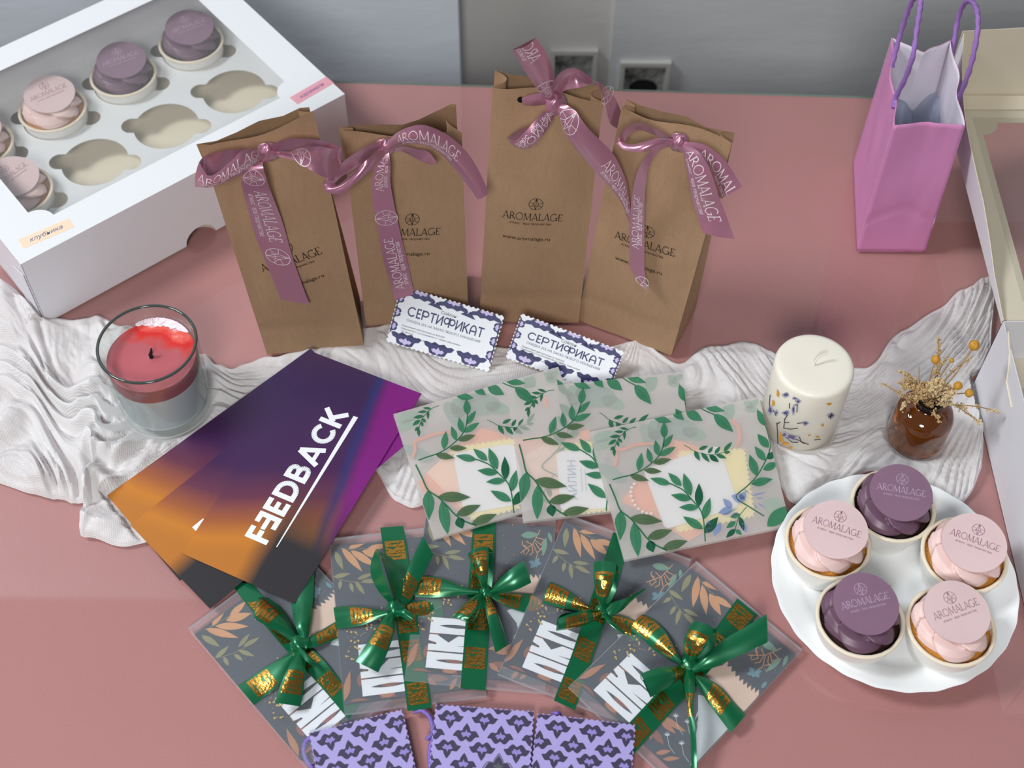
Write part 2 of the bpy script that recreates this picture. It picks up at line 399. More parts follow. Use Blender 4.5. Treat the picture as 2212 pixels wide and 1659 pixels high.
def frame(O, X, Y):
    """orthonormal card frame: fn(u, v, w) from an origin, a point along u and a point along v"""
    O, X, Y = Vector(O), Vector(X), Vector(Y)
    ev = (Y-O).normalized(); eu = X-O; eu = (eu-ev*eu.dot(ev)).normalized(); n = eu.cross(ev)
    fn = lambda u, v, w=0.0: O+eu*u+ev*v+n*w
    fn.O, fn.eu, fn.ev, fn.n = O, eu, ev, n
    fn.inv = lambda p: ((Vector(p)-O).dot(eu), (Vector(p)-O).dot(ev))
    fn.pix = lambda view, x, y, h=0.0: onpl(*px(view, x, y), O+n*h, n)
    fn.uv = lambda view, x, y, h=0.0: fn.inv(fn.pix(view, x, y, h))
    fn.mw = Matrix((eu, ev, n)).transposed().to_4x4(); fn.mw.translation = O
    return fn
def crom(P, n):
    """Catmull-Rom through points, n samples per span"""
    P = [Vector(q) for q in P]; out = []
    for i in range(len(P)-1):
        a, b, c, d = P[max(i-1, 0)], P[i], P[i+1], P[min(i+2, len(P)-1)]
        for k in range(n):
            t = k/n
            out.append(.5*((2*b)+(c-a)*t+(2*a-5*b+4*c-d)*t*t+(3*b-a-3*c+d)*t**3))
    out.append(P[-1]); return out
def resample(L, n):
    d = [0]
    for a, b in zip(L, L[1:]): d.append(d[-1]+(b-a).length)
    T = d[-1] or 1e-9; out = []; j = 0
    for k in range(n+1):
        s = T*k/n
        while j < len(d)-2 and d[j+1] < s: j += 1
        t = (s-d[j])/max(d[j+1]-d[j], 1e-9); out.append(L[j].lerp(L[j+1], min(max(t, 0), 1)))
    return out
class Strip:
    """ribbon as a ruled surface between two edge curves"""
    N = 48
    def __init__(s, A, B):
        s.A = resample(crom(A, 12), s.N); s.B = resample(crom(B, 12), s.N)
        mid = [a.lerp(b, .5) for a, b in zip(s.A, s.B)]
        s.L = sum((b-a).length for a, b in zip(mid, mid[1:])); s.W = (sum((b-a).length for a, b in zip(s.A, s.B))/(s.N+1)) or .01
    def at(s, u, v, h=0.0, cup=0.0):
        u = min(max(u, 0), 1); k = min(int(u*s.N), s.N-1); t = u*s.N-k
        a = s.A[k].lerp(s.A[k+1], t); b = s.B[k].lerp(s.B[k+1], t); p = a.lerp(b, v)
        n = ((s.A[k+1]+s.B[k+1])-(s.A[k]+s.B[k])).cross(b-a)
        if n.length > 1e-12: n.normalize()
        if n.dot(CPOS-p) < 0: n = -n
        return p + n*(h+cup*4*v*(1-v))
    def mesh(s, mb, m=0, nv=6, cup=0.0):
        s.cup = cup; mb.grid(lambda u, v: s.at(u, v, 0, cup), s.N, nv, m); return s
    def fn(s, x0=0.0, rev=False, flip=False, h=.0002, v0=0.0):
        """map (x along in metres, y across 0..1)"""
        def f(x, y):
            u = (x0+x)/s.L; u = 1-u if rev else u; y = y+v0; y = 1-y if flip else y
            return s.at(u, y, h, s.cup)
        return f

# ------------------------------------------------------------------ lettering
def stroke(pts, w, step=.12):
    out = []
    for (x0, y0), (x1, y1) in zip(pts, pts[1:]):
        L = math.hypot(x1-x0, y1-y0)
        if L < 1e-6: continue
        nx, ny = -(y1-y0)/L*w/2, (x1-x0)/L*w/2; k = max(1, int(L/step))
        for i in range(k):
            a, b = i/k, (i+1)/k
            out.append([(x0+(x1-x0)*a-nx, y0+(y1-y0)*a-ny), (x0+(x1-x0)*b-nx, y0+(y1-y0)*b-ny), (x0+(x1-x0)*b+nx, y0+(y1-y0)*b+ny), (x0+(x1-x0)*a+nx, y0+(y1-y0)*a+ny)])
    return out
def arc(cx, cy, rx, ry, a0, a1, n=16):
    return [(cx+rx*math.cos(math.radians(a0+(a1-a0)*i/n)), cy+ry*math.sin(math.radians(a0+(a1-a0)*i/n))) for i in range(n+1)]
TN, TK = .055, .10
def serif(x, y, w=.22): return ([(x-w/2, y), (x+w/2, y)], TN)
GL = {
 'A': (.86, [([(.06, 0), (.42, 1)], TN), ([(.42, 1), (.80, 0)], TK), ([(.16, .28), (.68, .28)], TN), serif(.06, .02), serif(.80, .02)]),
 'R': (.80, [([(.14, 0), (.14, 1)], TK), (arc(.30, .74, .28, .26, 90, -90), TK*.8), ([(.04, .98), (.30, .98)], TN), ([(.14, .48), (.30, .48)], TN), ([(.32, .48), (.80, .0)], TK), serif(.14, .02)]),
 'O': (1.02, [(arc(.5, .5, .45, .49, 0, 360, 28), TK*.75)]),
 'M': (1.10, [([(.10, 0), (.16, 1)], TN), ([(.16, 1), (.52, .06)], TK), ([(.52, .06), (.92, 1)], TN), ([(.92, 1), (.98, 0)], TK), serif(.10, .02), serif(.98, .02)]),
 'L': (.66, [([(.14, 0), (.14, 1)], TK), ([(.06, .03), (.58, .03)], TN), ([(.58, .0), (.58, .22)], TN), serif(.14, .98)]),
 'G': (1.0, [(arc(.5, .5, .45, .49, 48, 345, 26), TK*.8), ([(.62, .42), (.98, .42)], TN), ([(.90, .42), (.90, .06)], TK)]),
 'E': (.70, [([(.14, 0), (.14, 1)], TK), ([(.06, .97), (.60, .97)], TN), ([(.14, .5), (.46, .5)], TN), ([(.06, .03), (.62, .03)], TN), ([(.60, .97), (.60, .80)], TN), ([(.62, .03), (.62, .22)], TN)]),
}
def word_quads(word, gap=.04, k=1.0):
    x = 0; out = []
    for ch in word:
        w, st = GL[ch]
        for pts, t in st: out += stroke([(x+a, b) for a, b in pts], t*k)
        x += w+gap
    W = x-gap
    return [[(a/W, b/W) for a, b in q] for q in out], 1/W      # unit width, height 1/W
AROMA, AROMA_H = word_quads('AROMALAGE')
def logo_quads(w=.075):
    o = stroke(arc(0, 0, 1, 1, 0, 360, 32), w)
    top = (.0, .98)
    for e in ((-.82, -.55), (.82, -.55), (0, -1)): o += stroke([top, (e[0]*.45, e[1]*.35+.1), e], w*.8)
    o += stroke([(-.95, .25), (-.35, .12), (0, -1)], w*.7) + stroke([(.95, .25), (.35, .12), (0, -1)], w*.7)
    o += stroke(arc(0, -.62, .5, .42, 20, 160, 8), w*.7) + stroke(arc(0, .72, .10, .16, 0, 360, 8), w)
    return o
LOGO = logo_quads()
LOGO_FINE = logo_quads(.055)
_tc = {}
def text_mesh(body, bold=0.0, shear=0.0, spacing=1.0):
    """(verts, faces, width) of a line of lettering, cap height about .72, starting at x = 0"""
    k = (body, bold, shear, spacing)
    if k not in _tc:
        c = bpy.data.curves.new('lettering', 'FONT'); c.body = body; c.size = 1; c.offset = bold; c.shear = shear; c.space_character = spacing; c.resolution_u = 3
        o = bpy.data.objects.new('lettering', c); COL.objects.link(o)
        me = bpy.data.meshes.new_from_object(o.evaluated_get(bpy.context.evaluated_depsgraph_get()))
        V = [(v.co.x, v.co.y) for v in me.vertices]; Fc = [tuple(p.vertices) for p in me.polygons]
        bpy.data.objects.remove(o); bpy.data.curves.remove(c); bpy.data.meshes.remove(me)
        _tc[k] = (V, Fc, max([v[0] for v in V] or [1]))
    return _tc[k]
def put_text(mb, body, fn, x, y, width=None, size=None, m=0, center=False, **kw):
    V, Fc, w = text_mesh(body, **kw); s = size if size else width/w
    x0 = x-w*s/2 if center else x
    mb.mesh((V, Fc), lambda a, b: fn(x0+a*s, y+b*s), m); return w*s
# blocky word used on the green ribbons and card covers: intervals of x for every height y
def oko_quads(n=12):
    ys = sorted(set([j/n for j in range(n+1)]+[.45, .62, .85]))
    out = []
    def e(y): return .115*math.sin(PI*min(max((y-.17)/.66, 0), 1))**.8
    for k, off in ((0, 0), (1, 1.09), (0, 2.18)):
        for y0, y1 in zip(ys, ys[1:]):
            if k == 0:
                out.append([(off, y0), (off+.5-e(y0), y0), (off+.5-e(y1), y1), (off, y1)])
                out.append([(off+.5+e(y0), y0), (off+1, y0), (off+1, y1), (off+.5+e(y1), y1)])
            else:
                def K(y):
                    if y > .85: return [(0, .40), (.50+.12*(y-.85)/.15, 1)]
                    if y > .62: return [(0, .56+.44*(y-.62)/.23)]
                    if y > .45: return [(0, 1-.44*(y-.45)/.17)]
                    return [(0, .36), (.37+.12*(.45-y)/.45, 1)]
                e_ = 1e-4; lo, hi = K(y0+e_), K(y1-e_)
                if len(lo) == len(hi):
                    for (a0, b0), (a1, b1) in zip(lo, hi): out.append([(off+a0, y0), (off+b0, y0), (off+b1, y1), (off+a1, y1)])
    return [[(x/3.18, y) for x, y in q] for q in out]
OKO = oko_quads()
T = .22
FB = {
 'F': (.58, [([(T/2, 0), (T/2, 1)], T), ([(0, 1-T/2), (.56, 1-T/2)], T), ([(0, .47), (.5, .47)], T)]),
 '3': (.62, [([(.60-T/2, 0), (.60-T/2, 1)], T), ([(.60, 1-T/2), (.10, 1-T/2)], T), ([(.60, .5), (-.12, .5)], T*.9), ([(.60, T/2), (.04, T/2)], T)]),
 'E': (.62, [([(T/2, 0), (T/2, 1)], T), ([(0, 1-T/2), (.58, 1-T/2)], T), ([(0, .5), (.52, .5)], T*.9), ([(0, T/2), (.58, T/2)], T)]),
 'D': (.86, [([(T/2, 0), (T/2, 1)], T), ([(0, 1-T/2), (.34, 1-T/2)], T), ([(0, T/2), (.34, T/2)], T), (arc(.34, .5, .40, .39, 90, -90, 20), T)]),
 'B': (.76, [([(T/2, 0), (T/2, 1)], T), ([(0, 1-T/2), (.36, 1-T/2)], T), ([(0, .51), (.40, .51)], T*.9), ([(0, T/2), (.40, T/2)], T), (arc(.36, .70, .22, .19, 90, -90, 14), T), (arc(.40, .31, .24, .20, 90, -90, 14), T)]),
 'A': (1.0, [([(.11, 0), (.50, 1)], T), ([(.50, 1), (.89, 0)], T), ([(.24, .25), (.76, .25)], T*.8)]),
 'C': (.88, [(arc(.50, .5, .39, .39, 42, 318, 26), T)]),
 'K': (.84, [([(T/2, 0), (T/2, 1)], T), ([(.20, .42), (.70, 1)], T), ([(.34, .56), (.76, 0)], T)]),
}
def feedback_quads():
    x = 0; out = []
    for ch in 'F3EDBACK':
        w, st = FB[ch]
        for k, (pts, t) in enumerate(st): out += [(k, q) for q in stroke([(x+a, b) for a, b in pts], t, .5)]
        x += w+.09
    return out, x-.09
CT = .155
CY = {
 'С': (1.02, [(arc(.54, .5, .46, .42, 40, 320, 22), CT)]),
 'Е': (.56, [([(CT/2, 0), (CT/2, 1)], CT), ([(0, 1-CT/2), (.52, 1-CT/2)], CT), ([(0, .5), (.46, .5)], CT*.9), ([(0, CT/2), (.52, CT/2)], CT)]),
 'Р': (.86, [([(CT/2, 0), (CT/2, 1)], CT), (arc(.40, .66, .38, .27, 180, -180, 24), CT)]),
 'Т': (.74, [([(.37, 0), (.37, 1)], CT), ([(0, 1-CT/2), (.74, 1-CT/2)], CT)]),
 'И': (.78, [([(CT/2, 0), (CT/2, 1)], CT), ([(.78-CT/2, 0), (.78-CT/2, 1)], CT), ([(CT*.6, .08), (.78-CT*.6, .92)], CT*.9)]),
 'Ф': (1.40, [(arc(.36, .60, .30, .30, 0, 360, 22), CT), (arc(1.04, .60, .30, .30, 0, 360, 22), CT), ([(.70, .0), (.70, 1.0)], CT)]),
 'К': (.74, [([(CT/2, 0), (CT/2, 1)], CT), ([(.12, .44), (.66, .98)], CT), ([(.28, .56), (.70, .0)], CT)]),
 'А': (.86, [(arc(.43, .40, .34, .52, 180, 0, 16), CT), ([(.09, .42), (.09, 0)], CT), ([(.77, .42), (.77, 0)], CT), ([(.09, .36), (.77, .36)], CT*.9)]),
}
def cert_word():
    x = 0; out = []
    for ch in 'СЕРТИФИКАТ':
        w, st = CY[ch]
        for k, (pts, t) in enumerate(st): out += [(k, q) for q in stroke([(x+a, b) for a, b in pts], t, .4)]
        x += w+.10
    return out, x-.10
def leaf_outline(b, t, w, n=7):
    """pointed leaf from base b to tip t (2-D)"""
    dx, dy = t[0]-b[0], t[1]-b[1]; L = math.hypot(dx, dy); nx, ny = -dy/L, dx/L
    up, dn = [], []
    for i in range(n+1):
        s = i/n; h = w/2*math.sin(PI*s**.85)*(1-.12*s)
        up.append((b[0]+dx*s+nx*h, b[1]+dy*s+ny*h)); dn.append((b[0]+dx*s-nx*h, b[1]+dy*s-ny*h))
    return up[:-1]+[t]+dn[1:-1][::-1]
# ------------------------------------------------------------------ the setting
idf = lambda x, y, z=0.0: Vector((x, y, z))
struct('floor', MB().box(idf, -2.5, 2.5, -2.2, 1.6, -.80, -.75), 'floor', smooth=False)
def wall_slab(name, x0, x1, y, m):
    mb = MB(); mb.box(idf, x0, x1, y, 1.55, -.75, 1.6)
    struct(name, mb, m, smooth=False)
wall_slab('wall_back', -.0665, .121, 1.350, 'wall_grey')
wall_slab('wall_left', -2.5, -.0665, 1.300, 'wall_blue')
wall_slab('wall_right', .121, 2.5, 1.345, 'wall_right')

def socket(cx, cz, w, y, label, hole):
    t = thing('wall_socket', label, 'wall socket', (cx, y, cz), group='unfinished wall sockets')
    P = lambda x, yy, z: Vector((cx+x, y+yy, cz+z))
    h = w/2; b = .006
    fr = MB(); fr.slab([[(-h, -h), (h, -h), (h, h), (-h, h)], [(-h+b, -h+b), (-h+b, h-b), (h-b, h-b), (h-b, -h+b)]], lambda x, z, d: P(x, -d, z), .007)
    fr.build('frame', 'socket_frame', t)
    bk = MB(); bk.box(lambda x, z, d: P(x, -d, z), -h+b, h-b, -h+b, h-b, .0005, .002); bk.build('back_plate', 'socket_plaster', t, smooth=False)
    if hole:
        ho = MB(); ho.slab([(.018*math.cos(a*PI/12), -.012+.014*math.sin(a*PI/12)) for a in range(24)], lambda x, z, d: P(x, -.0022-d, z), .0004); ho.build('opening', 'hole', t)
socket(.075, -.212, .060, 1.350, 'stripped wall socket partly behind the tallest kraft bag and its upright bow loop', False)
socket(.1655, -.228, .064, 1.345, 'stripped wall socket with a round black opening, right of the tallest kraft bag', True)

# table: cloth-covered top under a sheet of glass
TR = math.radians(-1.8)
tb = thing('table', 'pink cloth covered table with a glass sheet on top', 'table', (0, .585, -.75))
ct, st = math.cos(TR), math.sin(TR)
tf = lambda x, y, z: Vector((ct*x-st*(y-1.076), 1.076+st*x+ct*(y-1.076), z))
b = MB(); b.box(tf, -.95, .95, .12, 1.076, -.030, -.0027); b.build('cloth_top', 'cloth', tb, smooth=False)
b = MB(); b.box(tf, -.95, .95, .12, 1.076, -.0025, 0); g = b.build('glass_sheet', ['sheet_glass', 'glass_edge'], tb, smooth=False)
for p in g.data.polygons:
    if abs(p.normal.z) < .5: p.material_index = 1
for sx in (-.88, .88):
    for sy in (.19, 1.0):
        MB().box(tf, sx-.025, sx+.025, sy-.025, sy+.025, -.75, -.030).build('leg', 'table_wood', tb, smooth=False)

# ------------------------------------------------------------------ card planes (from the photo's corners)
FBK = []
top = frame(at(392, 1195, .0080), at(630, 1320, .0105), at(680, 762, .0205))
for bl, ang, dz in (((-.329, .579), 42.6, -.0030), ((-.305, .551), 45.0, -.0015)):
    a = math.radians(ang); zz = lambda x, y: top.O.z-(top.n.x*(x-top.O.x)+top.n.y*(y-top.O.y))/top.n.z+dz
    P_ = lambda x, y: Vector((x, y, zz(x, y)))
    FBK.append(frame(P_(*bl), P_(bl[0]+math.sin(a)*.1, bl[1]-math.cos(a)*.1), P_(bl[0]+math.cos(a)*.21, bl[1]+math.sin(a)*.21)))
FBK.append(top)
ENV = []
for c, zb, zt in ((((938, 1168), (1290, 1062), (1205, 797), (850, 899)), .0085, .0265), (((1130, 1131), (1497, 1089), (1475, 808), (1095, 848)), .0095, .0245), (((1348, 1214), (1705, 1140), (1638, 862), (1273, 938)), .0135, .024)):
    f = frame(at(*c[0], zb), at(*c[1], zb), at(*c[3], zt)); f.quad = [f.inv(onpl(*q, f.O, f.n)) for q in c]; ENV.append(f)

# ------------------------------------------------------------------ white gauze runner
SEC = [((-60, 600), (-60, 1010)), ((30, 622), (60, 1072)), ((105, 688), (150, 1087)), ((215, 690), (205, 1090)), ((300, 722), (180, 1160)), ((380, 760), (315, 1170)), ((440, 772), (420, 1075)),
       ((490, 795), (560, 1005)), ((560, 776), (660, 965)), ((640, 762), (740, 965)), ((740, 720), (805, 1015)), ((860, 703), (855, 1086)), ((960, 735), (930, 1097)), ((1100, 750), (1060, 1065)),
       ((1330, 748), (1250, 1045)), ((1388, 733), (1400, 1020)), ((1455, 785), (1500, 1000)), ((1540, 746), (1600, 1010)), ((1610, 746), (1680, 1045)), ((1690, 765), (1712, 1088)), ((1850, 800), (1795, 1055)),
       ((1930, 735), (1885, 1022)), ((2030, 662), (1990, 1052)), ((2110, 610), (2075, 1090)), ((2150, 598), (2118, 1020))]
JAR, PIL, VAS = Vector((-.2945, .6725, 0)), Vector((.2435, .661, 0)), Vector((.3395, .6435, 0))
def in_quad(u, v, q, pad=.004):
    s = True
    for i in range(4):
        (x0, y0), (x1, y1) = q[i], q[(i+1) % 4]; L = math.hypot(x1-x0, y1-y0)
        if ((x1-x0)*(v-y0)-(y1-y0)*(u-x0))/L < -pad: s = False
    return s
def cap_height(p):
    """highest the cloth may stand at p under what lies on it"""
    z = 1.0
    for c, r in ((JAR, .036), (PIL, .031), (VAS, .023)):
        d = math.hypot(p.x-c.x, p.y-c.y); z = min(z, .0018+max(0, d-r)*.9)
    if math.hypot(p.x-.2965, p.y-.502) < .100: z = min(z, .0012+max(0, math.hypot(p.x-.2965, p.y-.502)-.06)*.25)
    for k, f in enumerate(FBK):
        u, v = f.inv(p)
        if -.004 < u < .108 and -.004 < v < .214: z = min(z, max(.0006, f.O.z+f.ev.z*v+f.eu.z*u-.0022))
    for f in ENV:
        u, v = f.inv(p)
        if in_quad(u, v, f.quad): z = min(z, max(.0006, f.O.z+f.ev.z*v+f.eu.z*u-.0020))
    for bx, by, w in BAGFEET:
        d = max(abs(p.x-bx)-w, by-p.y); z = min(z, .0010+max(0, d)*.5)
    return z
BAGFEET = [(-.175, .738, .05), (-.085, .766, .047), (.015, .768, .047), (.10, .755, .047)]
def gauze():
    NU, NV = 620, 150
    tops = resample_u([at(*a) for a, b in SEC], NU); bots = resample_u([at(*b) for a, b in SEC], NU)
    pt = []; W = 1.25
    for j in range(NV+1):
        v = j/NV
        for i in range(NU+1):
            u = i/NU; a, b = tops[i], bots[i]
            n1 = noise.noise((u*26, v*2.4, 3.1)); n2 = noise.noise((u*60, v*5, 9.7))
            vv = min(max(v + (.05*n1+.02*n2)*math.sin(PI*v), 0), 1)
            edge = noise.noise((u*45, (0 if v < .5 else 9), 1.3))*.006*abs(2*v-1)**6
            p = a.lerp(b, vv); p.y += edge
            left = max(0, min(1, (.30-u)/.14)); right = max(0, min(1, (u-.66)/.1))
            # creases run along the runner: rounded folds with narrow valleys, starting and dying out
            L1 = 1.22*u; wv = v*(a-b).length
            turn = left*1.1*noise.noise((u*9, v*1.6, 5.5))+.35*noise.noise((u*8, v*1.1, 2.5))
            cx_ = L1*math.cos(turn)*.25; s_ = wv*math.cos(turn)+L1*math.sin(turn)*.75
            def fold(wl, warp, k, fx, fy):
                ph = PI*(s_/wl+warp*noise.noise((L1*fx, wv*fy, k))+.35*warp*noise.noise((L1*fx*3, wv*fy*2.6, k+5)))
                am = min(max(.55+1.1*noise.noise((L1*fx*1.3+3, wv*fy*1.7, k+9)), 0), 1)
                return am*abs(math.sin(ph))**.75
            f0 = fold(.048, 1.7, 6.2, 7, 8); f1 = fold(.021, 1.5, 1.7, 11, 9); f2 = fold(.0105, 1.7, 4.1, 19, 17); f3 = fold(.0056, 1.8, 7.7, 34, 30); f4 = fold(.0030, 1.6, 3.3, 60, 55)
            cr = noise.noise((L1*420, wv*420, 0))+noise.noise((L1*190, wv*210, 3))
            big = .5+.5*noise.noise((u*19, v*2.6, 6.6))
            amp = .0092+.0075*left+.002*right
            z = .0010+(.017*left+.0045)*f0*f0+amp*(.55*f1+.34*f2*(.35+.65*f1)+.11*f3+.05*f4)*(.35+.85*big)+.00032*cr+.020*left*max(0, noise.noise((u*21, v*2.6, 1.9)))+.008*right*max(0, noise.noise((u*23, v*2.9, 4.9)))
            ed = min(min(v, 1-v)*(a-b).length, (1-u)*.9)
            z *= min(1, .12+ed/.014); z += .0022*math.exp(-((ed-.003)/.0025)**2)
            p.z = min(z, cap_height(p)) if z > .0006 else z
            lim = .397 if p.y < .706 else min(.397+(p.y-.706)*2, .47)
            if p.x > lim: p.x = lim
            # keep clear of the cupcake box on the left
            if (p.x+.417)*.636 - (p.y-.762)*.771 < .004 and p.x > -.43:
                k = .004-((p.x+.417)*.636 - (p.y-.762)*.771); p.x += k*.636; p.y -= k*.771
            pt.append(p)
    mb = MB(); mb.v = pt; w = NU+1
    for j in range(NV):
        for i in range(NU):
            a = j*w+i; mb.f.append((a, a+w, a+w+1, a+1)); mb.m.append(0)
    c = at(1106, 900)
    o = solo('gauze_runner', mb, 'gauze', 'long crumpled white cotton gauze runner winding across the pink table', 'gauze runner', (c.x, c.y, 0), angle=180)
    uvl = o.data.uv_layers.new(name='UVMap'); vi = [0]*len(o.data.loops); o.data.loops.foreach_get('vertex_index', vi)
    fl = []
    for k in vi: fl += [(k % w)/NU*W, (k//w)/NV*.24]
    uvl.data.foreach_set('uv', fl)
def resample_u(P, n):
    c = crom(P, 24); k = len(c)-1; out = []
    for i in range(n+1):
        f = i/n*k; a = min(int(f), k-1); out.append(c[a].lerp(c[a+1], f-a))
    return out
gauze()
# ------------------------------------------------------------------ cupcakes
def cupcake_proto(kind, label, loc, rot, group):
    """parts in a local frame, base at z = 0; topper tilted towards -y"""
    t = thing('cupcake', label, 'cupcake', loc, (0, 0, 0), group)
    L = lambda x, y, z: Vector(loc)+Vector((x, y, z))
    mb = MB(); rb, rt, h = .0238, .0315, .035
    pl = lambda a, z: .012*(.5+.5*math.cos(a*38))*(1-z/h*.7)
    mb.lathe([(.001, .0005), (rb-.001, .0005), (rb, .001), ((rb+rt)/2, h*.5), (rt, h)], 152, 0, loc, pl)
    mb.lathe([(rt-.0003, h-.0005), (rt-.0012, h*.6), (rb, .004)], 152, 0, loc)
    mb.build('paper_cup', 'cup', t)
    rim = MB(); rim.lathe([(rt+.0016*math.cos(a), h+.0012*math.sin(a)+.0004) for a in [k*PI/5 for k in range(11)]], 96, 0, loc, lambda a, z: .006*(1 if math.cos(a*22) > .93 else 0))
    rim.build('rolled_rim', 'cup_rim', t)
    sp = MB(); sp.lathe([(.0303, h-.0055), (.0285, h-.003), (.02, h-.001), (.0004, h)], 48, 0, loc, lambda a, z: .02*math.sin(5*a)*math.sin(3*a+1)); sp.build('sponge', 'sponge' if kind == 'pink' else 'choco', t)
    # frosting rosette: thick lobes twisting up to the middle
    fr = MB(); NA, NZ = 150, 34
    def fn(u, v):
        a = 2*PI*u
        prof = [(.0, .0315, .018), (.12, .0315, .0268), (.30, .0345, .0298), (.5, .0390, .0292), (.7, .0435, .0255), (.88, .0455, .017), (1, .0460, .001)]
        for (v0, z0, r0), (v1, z1, r1) in zip(prof, prof[1:]):
            if v <= v1: k = (v-v0)/(v1-v0); k = k*k*(3-2*k) if False else k; z = z0+(z1-z0)*k; r = r0+(r1-r0)*k; break
        ph = 7*a + 9*v + 1.3*math.sin(2*a+.7)
        s = (ph/(2*PI)) % 1.0
        ridge = (1-s)**.55 if s > .08 else s/.08           # a ruffle with one sharp lip
        r *= 1-.32*(1-ridge)*(1-.6*v)+.03*math.sin(3*a+1)
        z += .0056*(ridge-.5)*(1-.4*v)
        return L(r*math.cos(a), r*math.sin(a), z)
    fr.grid(fn, NA, NZ, 0, closeu=True); fr.build('frosting', 'frost_'+kind, t, angle=70)
    # printed disc lying on the frosting, tilted
    tl = math.radians(6)
    R = Matrix.Rotation(tl, 3, 'X')
    D = lambda x, y, z: Vector(loc)+Vector((.0026, .0036, .0502))+R @ Vector((x, y, z))
    d = MB(); rr = .0242
    bend = lambda x, y: -.0011*((x*x+y*y)/rr**2)*(.6+.4*math.sin(3*math.atan2(y, x)))
    rings = [(.0, 0)]+[(rr*k/6, 0) for k in range(1, 7)]
    d.grid(lambda u, v: D(rr*v*math.cos(2*PI*u), rr*v*math.sin(2*PI*u), .0011+bend(rr*v*math.cos(2*PI*u), rr*v*math.sin(2*PI*u))), 64, 6, 0, closeu=True)
    d.grid(lambda u, v: D(rr*math.cos(2*PI*u), rr*math.sin(2*PI*u), .0011*(1-v)+bend(rr*math.cos(2*PI*u), rr*math.sin(2*PI*u))), 64, 1, 0, closeu=True)
    d.grid(lambda u, v: D(rr*(1-v)*math.cos(2*PI*u), rr*(1-v)*math.sin(2*PI*u), bend(rr*(1-v)*math.cos(2*PI*u), rr*(1-v)*math.sin(2*PI*u))), 64, 2, 0, closeu=True)
    Q = lambda x, y: D(x, y, .00125+bend(x, y))
    d.quads(AROMA, lambda x, y: Q((x-.5)*.0375, y*.037*1.25-.0008), 1)
    d.quads(LOGO, lambda x, y: Q(x*.0046, y*.0046+.0112), 1)
    put_text(d, 'атмосфера творчества', Q, 0, -.0046, width=.0275, m=1, center=True)
    d.build('topper', ['disc_'+kind, 'disc_ink_dark' if kind == 'pink' else 'disc_ink_light'], t, angle=50)
    return t
def cupcake_first(kind, label, loc, rot, group):
    t = cupcake_proto(kind, label, (0, 0, 0), (0, 0, 0), group)
    t.location = loc; t.rotation_euler = rot; WM[t] = Matrix.LocRotScale(Vector(loc), t.rotation_euler, None); return t

# ------------------------------------------------------------------ plate with five cupcakes
PC = Vector((.2965, .502, .0015))
pl = MB(); flute = lambda a, z: .0035*math.sin(a*26)*(1 if z > .011 else 0)*((z-.011)/.006 if z > .011 else 0)
pl.lathe([(.0004, .0035), (.060, .0035), (.066, .0045), (.070, .008), (.078, .0125), (.0900, .0165), (.0935, .0175), (.0945, .0172), (.0940, .0160), (.080, .0105), (.070, .005), (.062, .0), (.0004, .0)], 168, 0, PC, flute)
solo('plate', pl, 'porcelain', 'round white porcelain plate with a fluted rim carrying five cupcakes', 'plate', PC, angle=60)
pz = PC.z+.0036
def lift(x, y, z): return at(x, y, z)
GC = 'cupcakes on the white plate'
def rim_at(x, y): p = at(x, y, pz+.035); return (p.x, p.y, pz)
A1 = cupcake_first('pink', 'pale pink cupcake on the plate beside the leaf print envelope, left of the dark ones', rim_at(1788, 1171), (0, 0, -.38), GC)
B1 = cupcake_first('purple', 'dark purple cupcake at the back of the plate next to the gauze', rim_at(1929, 1093), (0, 0, -.20), GC)
dup(A1, rim_at(2083, 1199), (0, 0, -.42), 'pale pink cupcake on the plate nearest the tall side of the open box', GC)
dup(B1, rim_at(1858, 1335), (0, 0, .26), 'dark purple cupcake at the front of the plate, left of a pale pink one', GC)
dup(A1, rim_at(2054, 1353), (0, 0, .36), 'pale pink cupcake at the front of the plate, right of the dark purple one', GC)

# ------------------------------------------------------------------ cupcake box with window lid (left)
BH = .080
bA, bB = at(45, 573, BH), at(745, 205, BH)
bx = (bB-bA).normalized(); by = Vector((-bx.y, bx.x, 0)); BL_, BW_ = (bB-bA).length, .262
bO = Vector((bA.x, bA.y, .0004))
BF = lambda x, y, z: bO+bx*x+by*y+Vector((0, 0, z))
def binv(view, x, y, z): p = at(*px(view, x, y), z)-bO; return p.dot(bx), p.dot(by)
box = thing('cupcake_box', 'large white cupcake box with a clear window lid and two paper stickers', 'cupcake box', bO, (0, 0, math.atan2(bx.y, bx.x)))
th = .0007
nc = binv('t', 468, 545, .006)[0]; nr = .016
notch = [(nc+nr*math.cos(PI-a*PI/16), nr*math.sin(a*PI/16)) for a in range(17)]
b = MB()
b.slab([(0, 0)]+notch+[(BL_, 0), (BL_, BH), (0, BH)], lambda x, z, d: BF(x, d, z), th)           # front wall with thumb notch
b.slab([(0, 0), (BL_, 0), (BL_, BH), (0, BH)], lambda x, z, d: BF(x, BW_-d, z), th)
b.slab([(0, 0), (BW_, 0), (BW_, BH), (0, BH)], lambda y, z, d: BF(d, y, z), th)
b.slab([(0, 0), (BW_, 0), (BW_, BH), (0, BH)], lambda y, z, d: BF(BL_-d, y, z), th)
b.slab([(0, 0)]+[(x, y*.9) for x, y in notch]+[(BL_, 0), (BL_, BW_), (0, BW_)], lambda x, y, d: BF(x, y, d), th, 1)
bb = b.build('body', ['white_side', 'cream_card'], box, smooth=False)
sl = MB(); sl.slab([(.0, 0), (.030, .001), (.034, .030), (.022, .052), (.0, .06)], lambda y, z, d: BF(-.0012-d+.0006, .004+y, .004+z), .0006); sl.build('tuck_flap', 'white_side', box, smooth=False)
